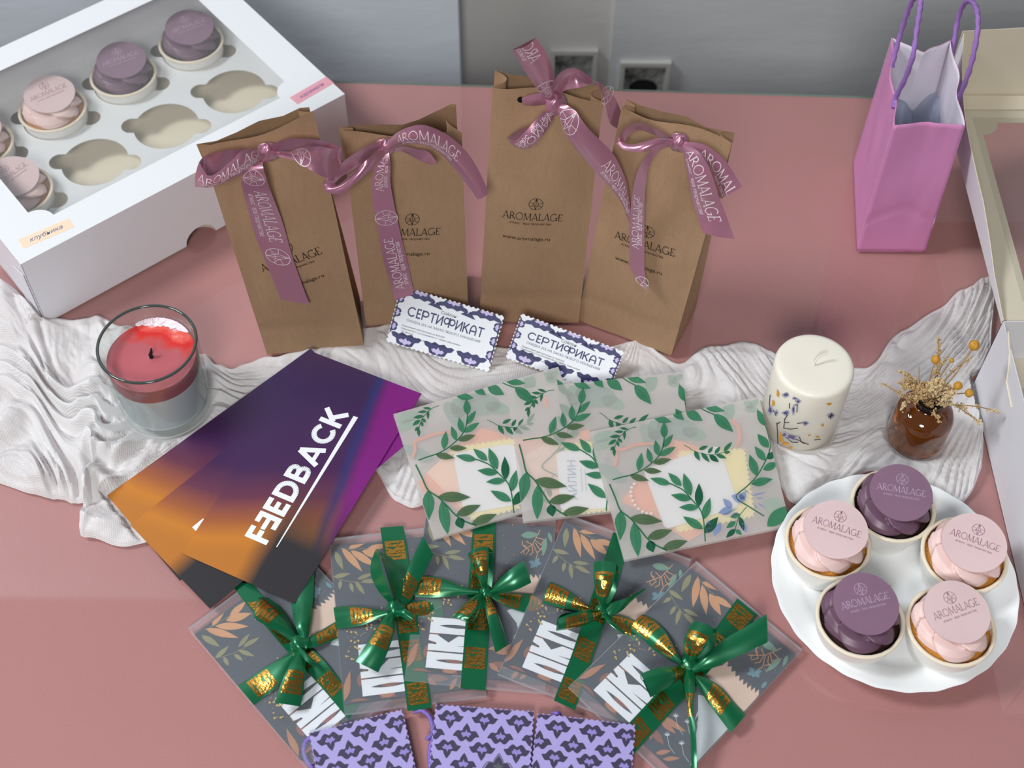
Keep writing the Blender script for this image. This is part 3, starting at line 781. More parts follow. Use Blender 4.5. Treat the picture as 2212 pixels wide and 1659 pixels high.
# lid with window
w0 = binv('z1', 318, 1372, BH); w1 = binv('z1', 1830, 580, BH); wt = binv('z1', 1325, 0, BH); wl = binv('z1', 0, 1190, BH)
x0, x1, y0, y1 = .033, w1[0]+.003, .5*(w0[1]+w1[1]), BW_-.030
tabr = .016
win = [(x0+tabr, y0)] + [(x1-tabr, y0)] + [(x1-tabr*math.cos(a*PI/16), y0+tabr*math.sin(a*PI/16)) for a in range(1, 8)] + [(x1, y0+tabr), (x1, y1-tabr)] + \
      [(x1-tabr*math.sin(a*PI/16), y1-tabr*math.cos(a*PI/16)) for a in range(1, 8)] + [(x1-tabr, y1), (x0+tabr, y1)] + [(x0+tabr*math.cos(a*PI/16), y1-tabr*math.sin(a*PI/16)) for a in range(1, 8)] + [(x0, y1-tabr), (x0, y0+tabr)] + \
      [(x0+tabr*math.sin(a*PI/16), y0+tabr*math.cos(a*PI/16)) for a in range(1, 8)]
b = MB(); b.slab([[(0, 0), (BL_, 0), (BL_, BW_), (0, BW_)], win[::-1]], lambda x, y, d: BF(x, y, BH+d), th); lid = b.build('lid', 'white_card', box, smooth=False)
b = MB(); b.box(BF, x0-.006, x1+.006, y0-.006, y1+.006, BH-.0008, BH-.0004); b.build('window_film', 'film', lid, smooth=False)
# stickers with hand writing
def sticker(c4, m, pen, word):
    q = [binv('z1', *c, BH) for c in c4]; s = MB()
    f = frame(BF(*q[0], BH+th), BF(*q[1], BH+th), BF(*q[3], BH+th)); W_ = f.inv(BF(*q[1], BH+th))[0]; H_ = f.inv(BF(*q[3], BH+th))[1]
    s.slab([(0, 0), (W_, 0), (W_, H_), (0, H_)], f, .00015)
    put_text(s, word, lambda x, y: f(x, y, .00022), W_*.16, H_*.34, width=W_*.66, m=1, shear=.35)
    s.build('sticker', [m, pen], lid, smooth=False)
sticker([(150, 1570), (465, 1425), (425, 1370), (117, 1513)], 'sticker_peach', 'pen_blue', 'клубника')
sticker([(1872, 662), (2103, 530), (2062, 490), (1822, 620)], 'sticker_pink', 'pen_violet', 'карамель')
# insert tray with holes
IZ = .0245
g00 = binv('z1', 600, 1023, IZ); g20 = binv('z1', 1475, 579, IZ); sp = math.hypot(g20[0]-g00[0], g20[1]-g00[1])/2
hx = lambda i, j: (g00[0]+(i)*sp, .5*(g00[1]+g20[1])+j*sp)
HOLES = [(i, j) for i in (-1, 0, 1, 2) for j in (0, 1, 2)]
ea = -math.atan2(bx.y, bx.x)          # the notches lie along the room's x axis
def hole(cx, cy):
    R1, R2, D = .0315, .0105, .0335; out = []
    n = 96
    for k in range(n):
        a = 2*PI*k/n; r = R1
        for s in (0, PI):                      # union of the circle with two ear circles
            d = a-s; c = math.cos(d); disc = R2*R2-(D*math.sin(d))**2
            if c > 0 and disc > 0: r = max(r, D*c+math.sqrt(disc))
        out.append((cx+r*math.cos(a+ea), cy+r*math.sin(a+ea)))
    return out
b = MB()
hs = []
for i, j in HOLES:
    c = hx(i, j)
    if .036 < c[0] < BL_-.03 and c[1] < BW_-.034: hs.append(hole(*c)[::-1])
b.slab([[(.001, .001), (BL_-.001, .001), (BL_-.001, BW_-.001), (.001, BW_-.001)]]+hs, lambda x, y, d: BF(x, y, IZ+d), .0006)
b.build('insert_tray', 'white_card', box, smooth=False)
GB = 'cupcakes in the window box'
def inbox(i, j): c = hx(i, j); p = BF(c[0], c[1], .0012); return (p.x, p.y, p.z)
zrot = .62
dup(B1, inbox(2, 1), (0, 0, zrot-.05), 'purple cupcake in the white box, the one farthest from the strawberry sticker', GB)
dup(B1, inbox(1, 1), (0, 0, zrot-.1), 'purple cupcake in the white box, between another purple and a pink one', GB)
dup(A1, inbox(0, 1), (0, 0, zrot), 'pink cupcake in the white box right beside the purple ones', GB)
dup(A1, inbox(-1, 1), (0, 0, zrot), 'pink cupcake in the white box, half cut by the left edge of the photo', GB)
dup(A1, inbox(-1, 0), (0, 0, zrot+.3), 'pink cupcake in the white box next to the peach sticker', GB)

# ------------------------------------------------------------------ open box on the right, lid folded back flat
X0, Y1, Y0 = .3995, .699, .437; DX = .34
OB = thing('open_cupcake_box', 'white cupcake box with its window lid folded back, cut by the right edge', 'cupcake box', (X0, Y0, .0004))
P = lambda x, y, z: Vector((X0+x, Y0+y, .0004+z)); D_ = Y1-Y0; H_ = .090
b = MB()
b.slab([(0, 0), (D_, 0), (D_, H_), (0, H_)], lambda y, z, d: P(d, y, z), th)
b.slab([(0, 0), (D_, 0), (D_, H_), (0, H_)], lambda y, z, d: P(DX-d, y, z), th)
b.slab([(0, 0), (DX, 0), (DX, H_), (0, H_)], lambda x, z, d: P(x, d, z), th)
b.slab([(0, 0), (DX, 0), (DX, H_), (0, H_)], lambda x, z, d: P(x, D_-d, z), th)
b.slab([(0, 0), (DX, 0), (DX, D_), (0, D_)], lambda x, y, d: P(x, y, d), th, 1)
b.build('body', ['white_side', 'grey_board'], OB, smooth=False)
b = MB(); pts = [onpl(*px('t', *q), Vector((X0-.0006, 0, 0)), Vector((1, 0, 0))) for q in ((2178, 716), (2181, 760), (2178, 800), (2174, 825), (2179, 850), (2185, 880))]
b.tube(pts, .0007, 6); b.build('tuck_slot', 'cream_card', OB)
b = MB(); tz = .040
b.slab([[(.001, .001), (DX-.001, .001), (DX-.001, D_-.001), (.001, D_-.001)]]+[[(cx+.031*math.cos(-k*PI/20), cy+.031*math.sin(-k*PI/20)) for k in range(40)] for cx in (.045, .125, .205, .285) for cy in (.055, .131, .207)], lambda x, y, d: P(x, y, tz+d), .0006)
b.build('insert_tray', 'cream_card', OB, smooth=False)
# lid: plate lying back at the height of the hinge, side skirt and front flap standing up
LD = .272; LZ = .0865
b = MB(); wx0, wx1, wy0, wy1 = .028, DX-.028, .030, LD-.036
wn = [(wx0, wy0), (wx1, wy0), (wx1, wy1), (wx0+.016, wy1)] + [(wx0+.016*math.cos(a*PI/16), wy1-.016*math.sin(a*PI/16)) for a in range(1, 8)] + [(wx0, wy1-.016)]
b.slab([[(0, 0), (DX, 0), (DX, LD), (0, LD)], wn[::-1]], lambda x, y, d: P(x, D_+y, LZ+d-.0007), th, 0)
b.build('lid', 'grey_board', OB, smooth=False); lid2 = OB.children[-1]
b = MB(); b.box(lambda x, y, z: P(x, D_+y, z), wx0-.006, wx1+.006, wy0-.006, wy1+.006, LZ+.0002, LZ+.0005); b.build('window_film', 'film', lid2, smooth=False)
sk = MB(); prof = [(0, .004), (.006, .0048), (.044, .0115), (.070, .0235), (.101, .0365), (.140, .0415), (.195, .0465), (.235, .0570), (LD, .0725)]
lean = lambda y, z: -.012*z/.07*math.sin(PI*min(y/LD, 1))
n = 24
def skf(u, v, d=0.0):
    y = LD*u
    for (a, za), (c, zc) in zip(prof, prof[1:]):
        if y <= c+1e-9: z = za+(zc-za)*(y-a)/(c-a); break
    return P(lean(y, z*v)+d, D_+y, LZ+z*v)
sk.grid(lambda u, v: skf(u, v), 40, 8, 0); sk.grid(lambda u, v: skf(u, v, .0007), 40, 8, 1, flip=True); sk.grid(lambda u, v: skf(u, 1, .0007*v), 40, 1, 1); sk.grid(lambda u, v: skf(1, u, .0007*v), 8, 1, 1)
sk.build('lid_side', ['white_side', 'cream_card'], lid2)
fl = MB(); fl.slab([(0, 0), (DX, 0), (DX, .098), (0, .072)], lambda x, z, d: P(x, D_+LD+.004*z/.07-d, LZ+z), th); fl.build('lid_front_flap', 'grey_board', lid2, smooth=False)
fo = MB(); fo.slab([(0.002, 0), (DX, 0), (DX, .018), (0.002, .018)], lambda x, y, d: P(x, D_+LD-.020+y, LZ+.0012+d), .0007); fo.build('folded_strip', 'cream_card', lid2, smooth=False)
# ------------------------------------------------------------------ kraft bags with satin bows
def ribbon_print(mb, st, items, rev=False, flip=False, m=1):
    for kind, x in items:
        f = st.fn(x, rev, flip)
        if kind == 'logo':
            r = .0088; mb.quads(LOGO_FINE, lambda a, b: f(a*r, .5+b*r/st.W), m)
        else:
            mb.quads(AROMA, lambda a, b: f(a*.060, .40+b/AROMA_H*.42), m)
            V, Fc, w = text_mesh('атмосфера творчества'); s = .050/w
            mb.mesh((V, Fc), lambda a, b: f(.004+a*s, .16+b*s/st.W*1.15), m)
def kraft_bag(label, view, bl, br, tl, tr, back_top, depth, prn, strips, knot, lean=.12, hole=None, wave=0.0):
    A, B = at(*bl, .0022), at(*br, .0022)
    t_ = (B-A).normalized(); nh = Vector((t_.y, -t_.x, 0))                # towards the viewer
    up = (Vector((0, 0, 1))*math.cos(lean)-nh*math.sin(lean))
    f = frame(A, B, A+up)
    mid = (A+B)/2-nh*depth/2
    root = thing('kraft_gift_bag', label, 'gift bag', (mid.x, mid.y, .002), (0, 0, math.atan2(t_.y, t_.x)), 'brown kraft bags with pink bows')
    W_ = f.inv(B)[0]
    c = [(0, 0), (W_, 0), f.uv('t', *tr), f.uv('t', *tl)]
    H_ = (c[2][1]+c[3][1])/2
    sd = hash_(label)
    def bulge(a, b):
        s, t = a/W_, b/H_
        return .0045*math.sin(PI*min(max(s, 0), 1))*math.sin(PI*min(max(t, 0), 1)) + .0016*noise.noise((a*30, b*18, sd)) - .0008*math.exp(-((t-.13)/.02)**2)
    def fr(s, t):
        x0 = c[0][0]+(c[3][0]-c[0][0])*t; y0 = c[3][1]*t
        x1 = c[1][0]+(c[2][0]-c[1][0])*t; y1 = c[2][1]*t
        a, b = x0+(x1-x0)*s, y0+(y1-y0)*s
        b += (.0028*math.sin(7*s+sd)+wave*math.sin(PI*s))*t**8
        return f(a, b, bulge(a, b))
    zb = A.z
    bt = [f.inv(onpl(*px('t', *q), A-nh*.010+up*.0, f.n)) for q in back_top]   # back panel's top edge, left to right
    def backtop(s):
        k = s*(len(bt)-1); i = min(int(k), len(bt)-2); q = k-i; q = q*q*(3-2*q)
        return bt[i][0]+(bt[i+1][0]-bt[i][0])*q, bt[i][1]+(bt[i+1][1]-bt[i][1])*q
    def bk(s, t):
        bot = A+t_*(W_*s)-nh*depth
        a, b = backtop(s); top = f(a, b, -.010-.004*math.sin(PI*s))
        p = bot.lerp(top, t); p -= nh*.004*math.sin(PI*s)*math.sin(PI*t); return p
    mb = MB(); mb.grid(fr, 28, 44, 0); mb.grid(bk, 28, 44, 0, flip=True)
    for s, sg in ((0, 1), (1, -1)):
        def side(u, v, s=s, sg=sg):
            a, b = fr(s, v), bk(s, v); p = a.lerp(b, u); p += t_*sg*.010*math.sin(PI*u)*min(1, v*2.2); return p
        mb.grid(side, 10, 30, 0, flip=(s == 0))
    mb.grid(lambda u, v: (A+t_*(W_*u)-nh*depth*v), 1, 1, 0, flip=True)
    # printing
    p0, p1 = f.pix(*prn[0]), f.pix(*prn[1]); a0, b0 = f.inv(p0); a1, b1 = f.inv(p1); w = math.hypot(a1-a0, b1-b0); ex = ((a1-a0)/w, (b1-b0)/w)
    def pf(x, y):
        a = a0+ex[0]*x-ex[1]*y; b = b0+ex[1]*x+ex[0]*y; return f(a, b, bulge(a, b)+.0006)
    mb.quads(AROMA, lambda x, y: pf(x*w, y*w*1.22), 1)
    mb.quads(LOGO, lambda x, y: pf(w*(.52+.115*x), w*(.34+.115*y)), 1)
    put_text(mb, 'атмосфера творчества', pf, w*.47, -w*.095, width=w*.70, m=1, center=True)
    put_text(mb, 'www.aromalage.ru', pf, w*.44, -w*.44, width=w*.80, m=1, center=True)
    if hole:
        q = f.inv(f.pix(*hole)); mb.poly([(q[0]+.0028*math.cos(k*PI/8), q[1]+.0028*math.sin(k*PI/8)) for k in range(16)], lambda a, b: f(a, b, bulge(a, b)+.0007), 1)
    mb.build('paper_body', ['kraft', 'ink'], root, angle=35)
    for name, Ae, Be, pr, cup in strips:
        st = Strip([f.pix(view, x, y, h) for x, y, h in Ae], [f.pix(view, x, y, h) for x, y, h in Be])
        s = MB(); st.mesh(s, 0, 6, cup)
        if pr: ribbon_print(s, st, *pr)
        s.build(name, ['satin_pink', 'print_white'], root, angle=80)
    k = MB(); kc = f.pix(view, *knot[:2], knot[3] if len(knot) > 3 else .010); kr = knot[2]/VIEWS[view][2]/2650*1.25
    def kf(u, v):
        a = 2*PI*u; r = math.sin(PI*v); d = (f.eu*math.cos(a)*r*1.0+f.n*math.sin(a)*r*.75-f.ev*math.cos(PI*v)*1.0)
        return kc+d*kr*(1+.16*math.sin(3*a+5*v)+.10*noise.noise((a, v*5, sd)))
    k.grid(kf, 24, 16, 0, closeu=True); k.build('knot', 'satin_pink', root, angle=80)
    return root
def hash_(s): return (sum(ord(c)*(i+3) for i, c in enumerate(s)) % 97)/9.7

D, E_ = True, False
kraft_bag('leftmost brown kraft bag, its wide pink bow trailing one long straight tail', 'z2', (577, 766), (786, 745), (436, 325), (679, 248),
    [(424, 312), (470, 307), (515, 290), (560, 268), (610, 257), (650, 236), (668, 232)], .055, (('t', 568, 583), ('t', 697, 541)), [
    ('bow_loop', [(560, 878, .008), (430, 872, .016), (300, 878, .020), (150, 915, .016), (100, 962, .024)], [(560, 915, .008), (430, 930, .012), (300, 985, .012), (170, 1060, .012), (85, 1060, .022)], None, 0),
    ('bow_loop', [(100, 960, .025), (175, 1062, .032), (320, 962, .034), (430, 868, .030), (560, 880, .012)], [(72, 1140, .022), (195, 1140, .030), (380, 1058, .034), (490, 985, .028), (580, 930, .012)], ([('word', .004)], False, True), .002),
    ('bow_loop', [(600, 850, .012), (720, 798, .018), (880, 795, .016), (1000, 815, .014), (1118, 862, .016)], [(630, 905, .010), (740, 880, .010), (900, 880, .008), (1010, 930, .010), (1118, 985, .016)], None, 0),
    ('bow_loop', [(1118, 858, .017), (1060, 868, .026), (970, 850, .032), (850, 858, .030), (740, 890, .024), (630, 890, .012)], [(1115, 985, .017), (1055, 1068, .028), (1000, 1072, .032), (900, 1020, .032), (780, 950, .024), (635, 915, .012)], ([('logo', .026)], True, False), -.003),
    ('ribbon_tail', [(500, 950, .012), (420, 1010, .020), (398, 1090, .020), (430, 1230, .014), (500, 1480, .008), (569+0, 1659, .007), (687, 1951, .012)], [(565, 945, .012), (555, 985, .018), (580, 1075, .020), (620, 1190, .014), (700, 1400, .008), (775, 1659, .007), (889, 1982, .012)], ([('logo', .020), ('word', .036), ('logo', .112)], False, False), 0),
    ], (592, 893, 52))
kraft_bag('second kraft bag from the left, pink ribbon loop sweeping out over its right side', 'z2', (790, 703), (1012, 690), (740.5, 287), (998, 291),
    [(731.5, 275), (780, 273), (820, 274), (870, 276), (905, 265), (950, 242), (977, 227), (985, 226)], .055, (('t', 820, 499), ('t', 951, 502)), [
    ('bow_loop', [(1430, 815, .010), (1330, 832, .022), (1200, 910, .032), (1070, 1010, .036), (982, 1120, .030)], [(1440, 850, .010), (1350, 890, .018), (1260, 980, .026), (1130, 1060, .030), (1075, 1110, .028)], None, 0),
    ('bow_loop', [(1075, 1112, .029), (1090, 1140, .032), (1190, 1050, .030), (1320, 930, .026), (1420, 850, .012)], [(982, 1125, .030), (1020, 1180, .036), (1120, 1185, .038), (1250, 1090, .034), (1400, 960, .018), (1440, 890, .012)], None, .002),
    ('bow_loop', [(1470, 875, .010), (1560, 850, .012), (1660, 870, .014), (1745, 890, .018), (1800, 960, .022)], [(1470, 890, .010), (1560, 890, .008), (1640, 930, .010), (1720, 970, .014), (1778, 985, .022)], None, 0),
    ('ribbon_tail', [(1435, 838, .012), (1500, 765, .024), (1600, 712, .034), (1720, 698, .038), (1880, 768, .036), (2010, 880, .034), (2100, 1015, .034), (2176, 1180, .036)], [(1470, 880, .012), (1530, 848, .022), (1620, 835, .032), (1740, 850, .034), (1850, 920, .032), (1930, 1010, .032), (2010, 1110, .032), (2095, 1228, .034)], ([('word', .026)], False, True), .003),
    ('ribbon_tail', [(1400, 870, .012), (1360, 985, .016), (1338, 1120, .016), (1350, 1280, .012), (1385, 1460, .008), (1420, 1659, .006), (1476, 1850, .006), (1503, 1958, .006)], [(1455, 870, .012), (1472, 985, .018), (1470, 1100, .016), (1495, 1250, .012), (1540, 1460, .008), (1590, 1659, .006), (1625, 1830, .006), (1640, 1925, .006)], ([('word', .012), ('logo', .096), ('word', .128)], True, True), 0),
    ], (1432, 856, 50))
kraft_bag('tallest kraft bag in the row, pink ribbon loop standing up above its top', 'z3', (1035, 692), (1250, 697), (1064, 182), (1303, 215),
    [(1069, 152), (1085, 160), (1110, 168), (1150, 172), (1200, 178), (1260, 182), (1308, 188)], .055, (('z3', 397, 1268), ('z3', 805, 1307)), [
    ('bow_loop', [(690, 490, .010), (640, 430, .016), (570, 330, .020), (510, 235, .024), (462, 150, .028)], [(748, 440, .010), (752, 380, .016), (742, 300, .020), (700, 180, .024), (625, 68, .028)], ([('logo', .014), ('word', .046)], False, False), .003),
    ('bow_loop', [(462, 150, .028), (520, 250, .012), (610, 380, .004), (700, 500, .005)], [(625, 68, .028), (665, 130, .012), (720, 260, .004), (755, 450, .005)], None, 0),
    ('ribbon_tail', [(705, 500, .010), (735, 390, .022), (800, 300, .030), (900, 278, .030), (1015, 352, .022)], [(795, 490, .010), (812, 435, .022), (860, 418, .030), (940, 405, .032), (1030, 370, .024)], None, -.004),
    ('ribbon_tail', [(1010, 350, .022), (1090, 395, .012), (1150, 455, .004), (1190, 530, .000), (1212, 600, -.004)], [(1025, 372, .023), (1070, 430, .012), (1095, 500, .004), (1125, 640, .000), (1178, 688, -.004)], ([('logo', .030)], False, False), 0),
    ('bow_loop', [(715, 500, .010), (670, 450, .012), (600, 455, .010), (528, 478, .004)], [(705, 520, .010), (660, 528, .010), (610, 535, .008), (562, 532, .004)], None, .002),
    ('bow_loop', [(735, 555, .010), (690, 582, .016), (600, 660, .020), (520, 690, .020), (424, 752, .018)], [(740, 575, .010), (700, 620, .012), (640, 700, .012), (560, 740, .012), (480, 770, .014)], None, 0),
    ('bow_loop', [(424, 752, .019), (480, 770, .028), (560, 700, .028), (660, 590, .022), (735, 555, .012)], [(540, 834, .020), (590, 815, .028), (650, 760, .028), (710, 680, .020), (758, 585, .012)], ([('word', .004)], False, False), .002),
    ('ribbon_tail', [(785, 510, .012), (880, 555, .020), (985, 690, .026), (1140, 845, .026), (1215, 980, .024), (1262, 1120, .022), (1280, 1300, .020)], [(765, 560, .012), (795, 650, .018), (870, 790, .022), (1010, 960, .024), (1130, 1090, .024), (1210, 1200, .022), (1270, 1362, .020)], ([('logo', .016), ('word', .060)], False, True), .003),
    ], (748, 520, 58), hole=('z3', 522, 486))
kraft_bag('rightmost kraft bag, two pale pink ribbon tails hanging down past its right edge', 'z3', (1248, 690), (1450, 768), (1343, 231), (1582, 305),
    [(1351, 214), (1385, 232), (1430, 247), (1480, 258), (1520, 280), (1555, 284), (1587, 287)], .055, (('z3', 1175, 1412), ('z3', 1582, 1548)), [
    ('bow_loop', [(1570, 755, .010), (1450, 695, .022), (1330, 648, .030), (1230, 685, .034), (1172, 785, .032)], [(1560, 785, .010), (1440, 735, .018), (1330, 700, .022), (1260, 735, .026), (1226, 782, .028)], None, 0),
    ('bow_loop', [(1226, 776, .028), (1270, 800, .030), (1390, 770, .028), (1480, 750, .022), (1570, 765, .012)], [(1172, 788, .032), (1225, 832, .036), (1340, 850, .036), (1470, 815, .026), (1575, 800, .012)], None, .002),
    ('bow_loop', [(1640, 775, .012), (1780, 800, .020), (1905, 895, .022), (1975, 990, .022), (2032, 1085, .024)], [(1650, 800, .010), (1740, 850, .014), (1800, 940, .016), (1850, 1060, .018), (1888, 1168, .022)], ([('word', .018)], False, True), .003),
    ('ribbon_tail', [(1660, 800, .013), (1740, 850, .024), (1810, 960, .030), (1870, 1140, .030), (1930, 1300, .030), (1982, 1442, .034)], [(1620, 810, .013), (1640, 900, .022), (1670, 1060, .026), (1700, 1200, .026), (1735, 1310, .028), (1765, 1402, .032)], ([('word', .010)], False, True), .002),
    ('ribbon_tail', [(1575, 785, .012), (1460, 795, .022), (1360, 900, .026), (1295, 1060, .022), (1265, 1330, .014), (1266, 1560, .012), (1275, 1659, .012), (1384, 1795, .014)], [(1585, 812, .012), (1480, 830, .020), (1400, 940, .024), (1372, 1100, .022), (1366, 1330, .014), (1366, 1560, .012), (1367, 1659, .012), (1387, 1798, .014)], ([('logo', .006), ('word', .044)], True, True), 0),
    ], (1600, 783, 48))
# ------------------------------------------------------------------ feedback cards
FW, FL = .1045, .210
fq, fwid = feedback_quads()
def feedback_card(f, label):
    s = MB(); s.slab([(0, 0), (FW, 0), (FW, FL), (0, FL)], f, .0005)
    k = .1345/fwid
    for lay, q in fq: s.quads([q], lambda x, y: f(.0582-y*.0203, .0335+x*k, .00060+.00003*lay), 1)
    s.quads([[(.0662, .0355), (.0670, .0355), (.0668, .1674), (.0626, .1672)]], lambda x, y: f(x, y, .00062), 1)
    o = s.build('feedback_card', ['feedback', 'paper_white'], None, mw=f.mw, smooth=False)
    tag(o, label, 'printed card', 'feedback cards'); return o
feedback_card(FBK[0], 'purple and orange card at the bottom of the fan, tip touching the gauze')
feedback_card(FBK[1], 'purple and orange card in the middle of the fan, between the other two')
feedback_card(FBK[2], 'purple and orange card on top of the fan with the whole word FEEDBACK showing')

# ------------------------------------------------------------------ certificates leaning on the kraft bags
BAT = [(-1, .34), (-.86, .10), (-.62, .02), (-.50, -.30), (-.22, -.44), (0, -.34), (.22, -.44), (.50, -.30), (.62, .02), (.86, .10), (1, .34), (.80, .42), (.52, .34), (.30, .50), (0, .38), (-.30, .50), (-.52, .34), (-.80, .42)]
LOBE = [(-.42, .02), (-.26, .12), (-.12, .06), (0, .24), (.12, .06), (.26, .12), (.42, .02), (.30, -.14), (.14, -.14), (0, -.26), (-.14, -.14), (-.30, -.14)]
def certificate(bl, br, tl, zb, zt, label):
    f = frame(at(*bl, zb), at(*br, zb), at(*tl, zt)); W_ = .092; H_ = .0505
    W_ = f.inv(onpl(*br, f.O, f.n))[0]; H_ = f.inv(onpl(*tl, f.O, f.n))[1]
    n = 26; out = []
    def edge(p, q, k, s):
        for i in range(k):
            a = i/k; x = p[0]+(q[0]-p[0])*a; y = p[1]+(q[1]-p[1])*a; d = .0007*(1 if i % 2 else -1); L = math.hypot(q[0]-p[0], q[1]-p[1])
            out.append((x+(q[1]-p[1])/L*d, y-(q[0]-p[0])/L*d))
    for p, q, k in (((0, 0), (W_, 0), 44), ((W_, 0), (W_, H_), 26), ((W_, H_), (0, H_), 44), ((0, H_), (0, 0), 26)): edge(p, q, k, 1)
    s = MB(); s.slab(out, f, .0005)
    F1 = lambda x, y: f(min(max(x, .0004), W_-.0004), min(max(y, .0004), H_-.0004), .00058); F2 = lambda x, y: f(min(max(x, .0004), W_-.0004), min(max(y, .0004), H_-.0004), .00066)
    def bat(cx, cy, w, h, rot=0):
        c, d = math.cos(rot), math.sin(rot)
        s.poly([(cx+c*x*w-d*y*h, cy+d*x*w+c*y*h) for x, y in BAT], F1, 1); s.poly([(cx+c*x*w-d*(y-.05)*h, cy+d*x*w+c*(y-.05)*h) for x, y in LOBE], F2, 2)
    for k in range(3):
        bat(W_*(.17+.32*k), .0052, W_*.150, .0130)
        bat(W_*(.20+.32*k), H_-.0022, W_*.155, -.0105)
    for k in range(3):
        bat(.0022, H_*(.30+.25*k), H_*.135, .0090, PI/2); bat(W_-.0024, H_*(.28+.25*k), H_*.135, .0090, -PI/2)
    for k in range(2): s.poly([(W_*(.36+.32*k)+a*W_*.075, H_*.845+b*.004) for a, b in ((-1, -.2), (-.5, .5), (-.1, .3), (.1, .9), (.45, .3), (1, -.6))], F1, 1)
    G = lambda x, y: f(x, y, .00062)
    put_text(s, 'Сойлон', G, W_*.50, H_*.735, width=W_*.15, m=3, center=True, shear=.12)
    cw, cwid = cert_word(); ck = W_*.74/cwid
    for lay, q in cw: s.quads([q], lambda x, y: f(W_*.12+x*ck, H_*.535+y*H_*.175, .00060+.00003*lay), 1)
    put_text(s, 'СКИДКА 25% НА ЗАКАЗ ЛЮБОГО УКРАШЕНИЯ', G, W_*.49, H_*.44, width=W_*.72, m=1, center=True)
    for k, l in enumerate(('Предложение действительно до 30.09.2025', 'Ознакомиться с ассортиментом и оформить заказ можно:', '- По QR-коду', '- Через поиск @soylen_jewelry во всех соцсетях')):
        put_text(s, l, G, W_*.10, H_*(.34-.052*k), size=W_*.0205, m=3)
    o = s.build('certificate', ['cert', 'navy', 'cert_lilac', 'ink'], None, mw=f.mw, smooth=False); tag(o, label, 'certificate', 'discount certificates')
certificate((835, 737), (1063, 775), (867, 618), .012, .046, 'white and navy certificate leaning on the second kraft bag, ribbon tail behind it')
certificate((1093, 772), (1332, 801), (1127, 678), .012, .040, 'white and navy certificate lying in front of the gap between the two right kraft bags')

# ------------------------------------------------------------------ leaf print vellum envelopes
E3 = ENV[2]
def bil(q, s, t):
    a = Vector((*q[0], 0)).lerp(Vector((*q[1], 0)), s); b = Vector((*q[3], 0)).lerp(Vector((*q[2], 0)), s); c = a.lerp(b, t); return c.x, c.y
def st_of(f, u, v):
    s, t = .5, .5
    for _ in range(12):
        x, y = bil(f.quad, s, t); e = 1e-4
        x1, y1 = bil(f.quad, s+e, t); x2, y2 = bil(f.quad, s, t+e)
        a, b, c, d = (x1-x)/e, (x2-x)/e, (y1-y)/e, (y2-y)/e; det = a*d-b*c; rx, ry = u-x, v-y
        s += (d*rx-b*ry)/det; t += (a*ry-c*rx)/det
    return s, t
def v3(x, y): return st_of(E3, *E3.uv('v3', x, y))
LEAVES = {  # base x, y, tip x, y, width (all as seen on the front envelope)
 'leaf_mid': [(435, 500, 365, 488, 24), (400, 520, 322, 520, 26), (408, 512, 405, 588, 26), (372, 555, 285, 562, 32), (355, 575, 388, 608, 28), (340, 585, 275, 625, 34), (345, 595, 362, 642, 28), (325, 640, 290, 672, 28), (320, 650, 325, 722, 30),
   (975, 675, 1018, 757, 40), (1010, 665, 1085, 635, 32), (1030, 690, 1098, 768, 38), (1085, 695, 1125, 640, 30), (1140, 700, 1185, 640, 32), (1150, 705, 1235, 735, 34), (1210, 680, 1282, 602, 36), (1215, 690, 1268, 684, 28)],
 'leaf_green': [(730, 575, 728, 438, 64), (715, 650, 802, 542, 54), (690, 715, 825, 642, 56), (680, 715, 658, 588, 58), (625, 775, 592, 652, 52), (520, 840, 546, 690, 62), (780, 945, 614, 898, 62), (870, 960, 760, 853, 62), (945, 1040, 886, 856, 76), (950, 1070, 783, 1033, 66), (1010, 1135, 848, 1134, 60), (1048, 1235, 1102, 1056, 72), (1045, 1310, 880, 1208, 72),
   (375, 1160, 370, 1408, 104), (480, 1255, 520, 1546, 96), (1130, 375, 1290, 522, 92), (1555, 475, 1482, 338, 70), (1578, 650, 1486, 538, 74), (1550, 755, 1463, 638, 66), (1482, 880, 1422, 704, 76), (1530, 830, 1662, 768, 66), (1435, 945, 1612, 903, 72), (1345, 1190, 1265, 1218, 44), (1310, 1250, 1232, 1302, 46), (1310, 1315, 1358, 1358, 40)],
 'leaf_olive': [(450, 875, 606, 917, 58), (565, 832, 710, 844, 52), (640, 775, 788, 743, 56), (450, 1220, 717, 1248, 92), (590, 1385, 797, 1318, 84), (712, 1470, 922, 1406, 84)],
 'leaf_dark': [(1010, 1130, 1012, 938, 72), (1060, 1345, 1167, 1212, 80), (605, 1405, 640, 1500, 84), (1095, 710, 1172, 766, 46), (1565, 742, 1640, 678, 56), (1340, 1210, 1378, 1328, 46), (1308, 1310, 1230, 1382, 46)],
}
CUT = [(645, 405, 790, 440, 62), (795, 345, 890, 424, 66), (906, 350, 1042, 432, 84), (1060, 318, 1222, 352, 58), (1565, 1290, 1755, 1115, 120)]
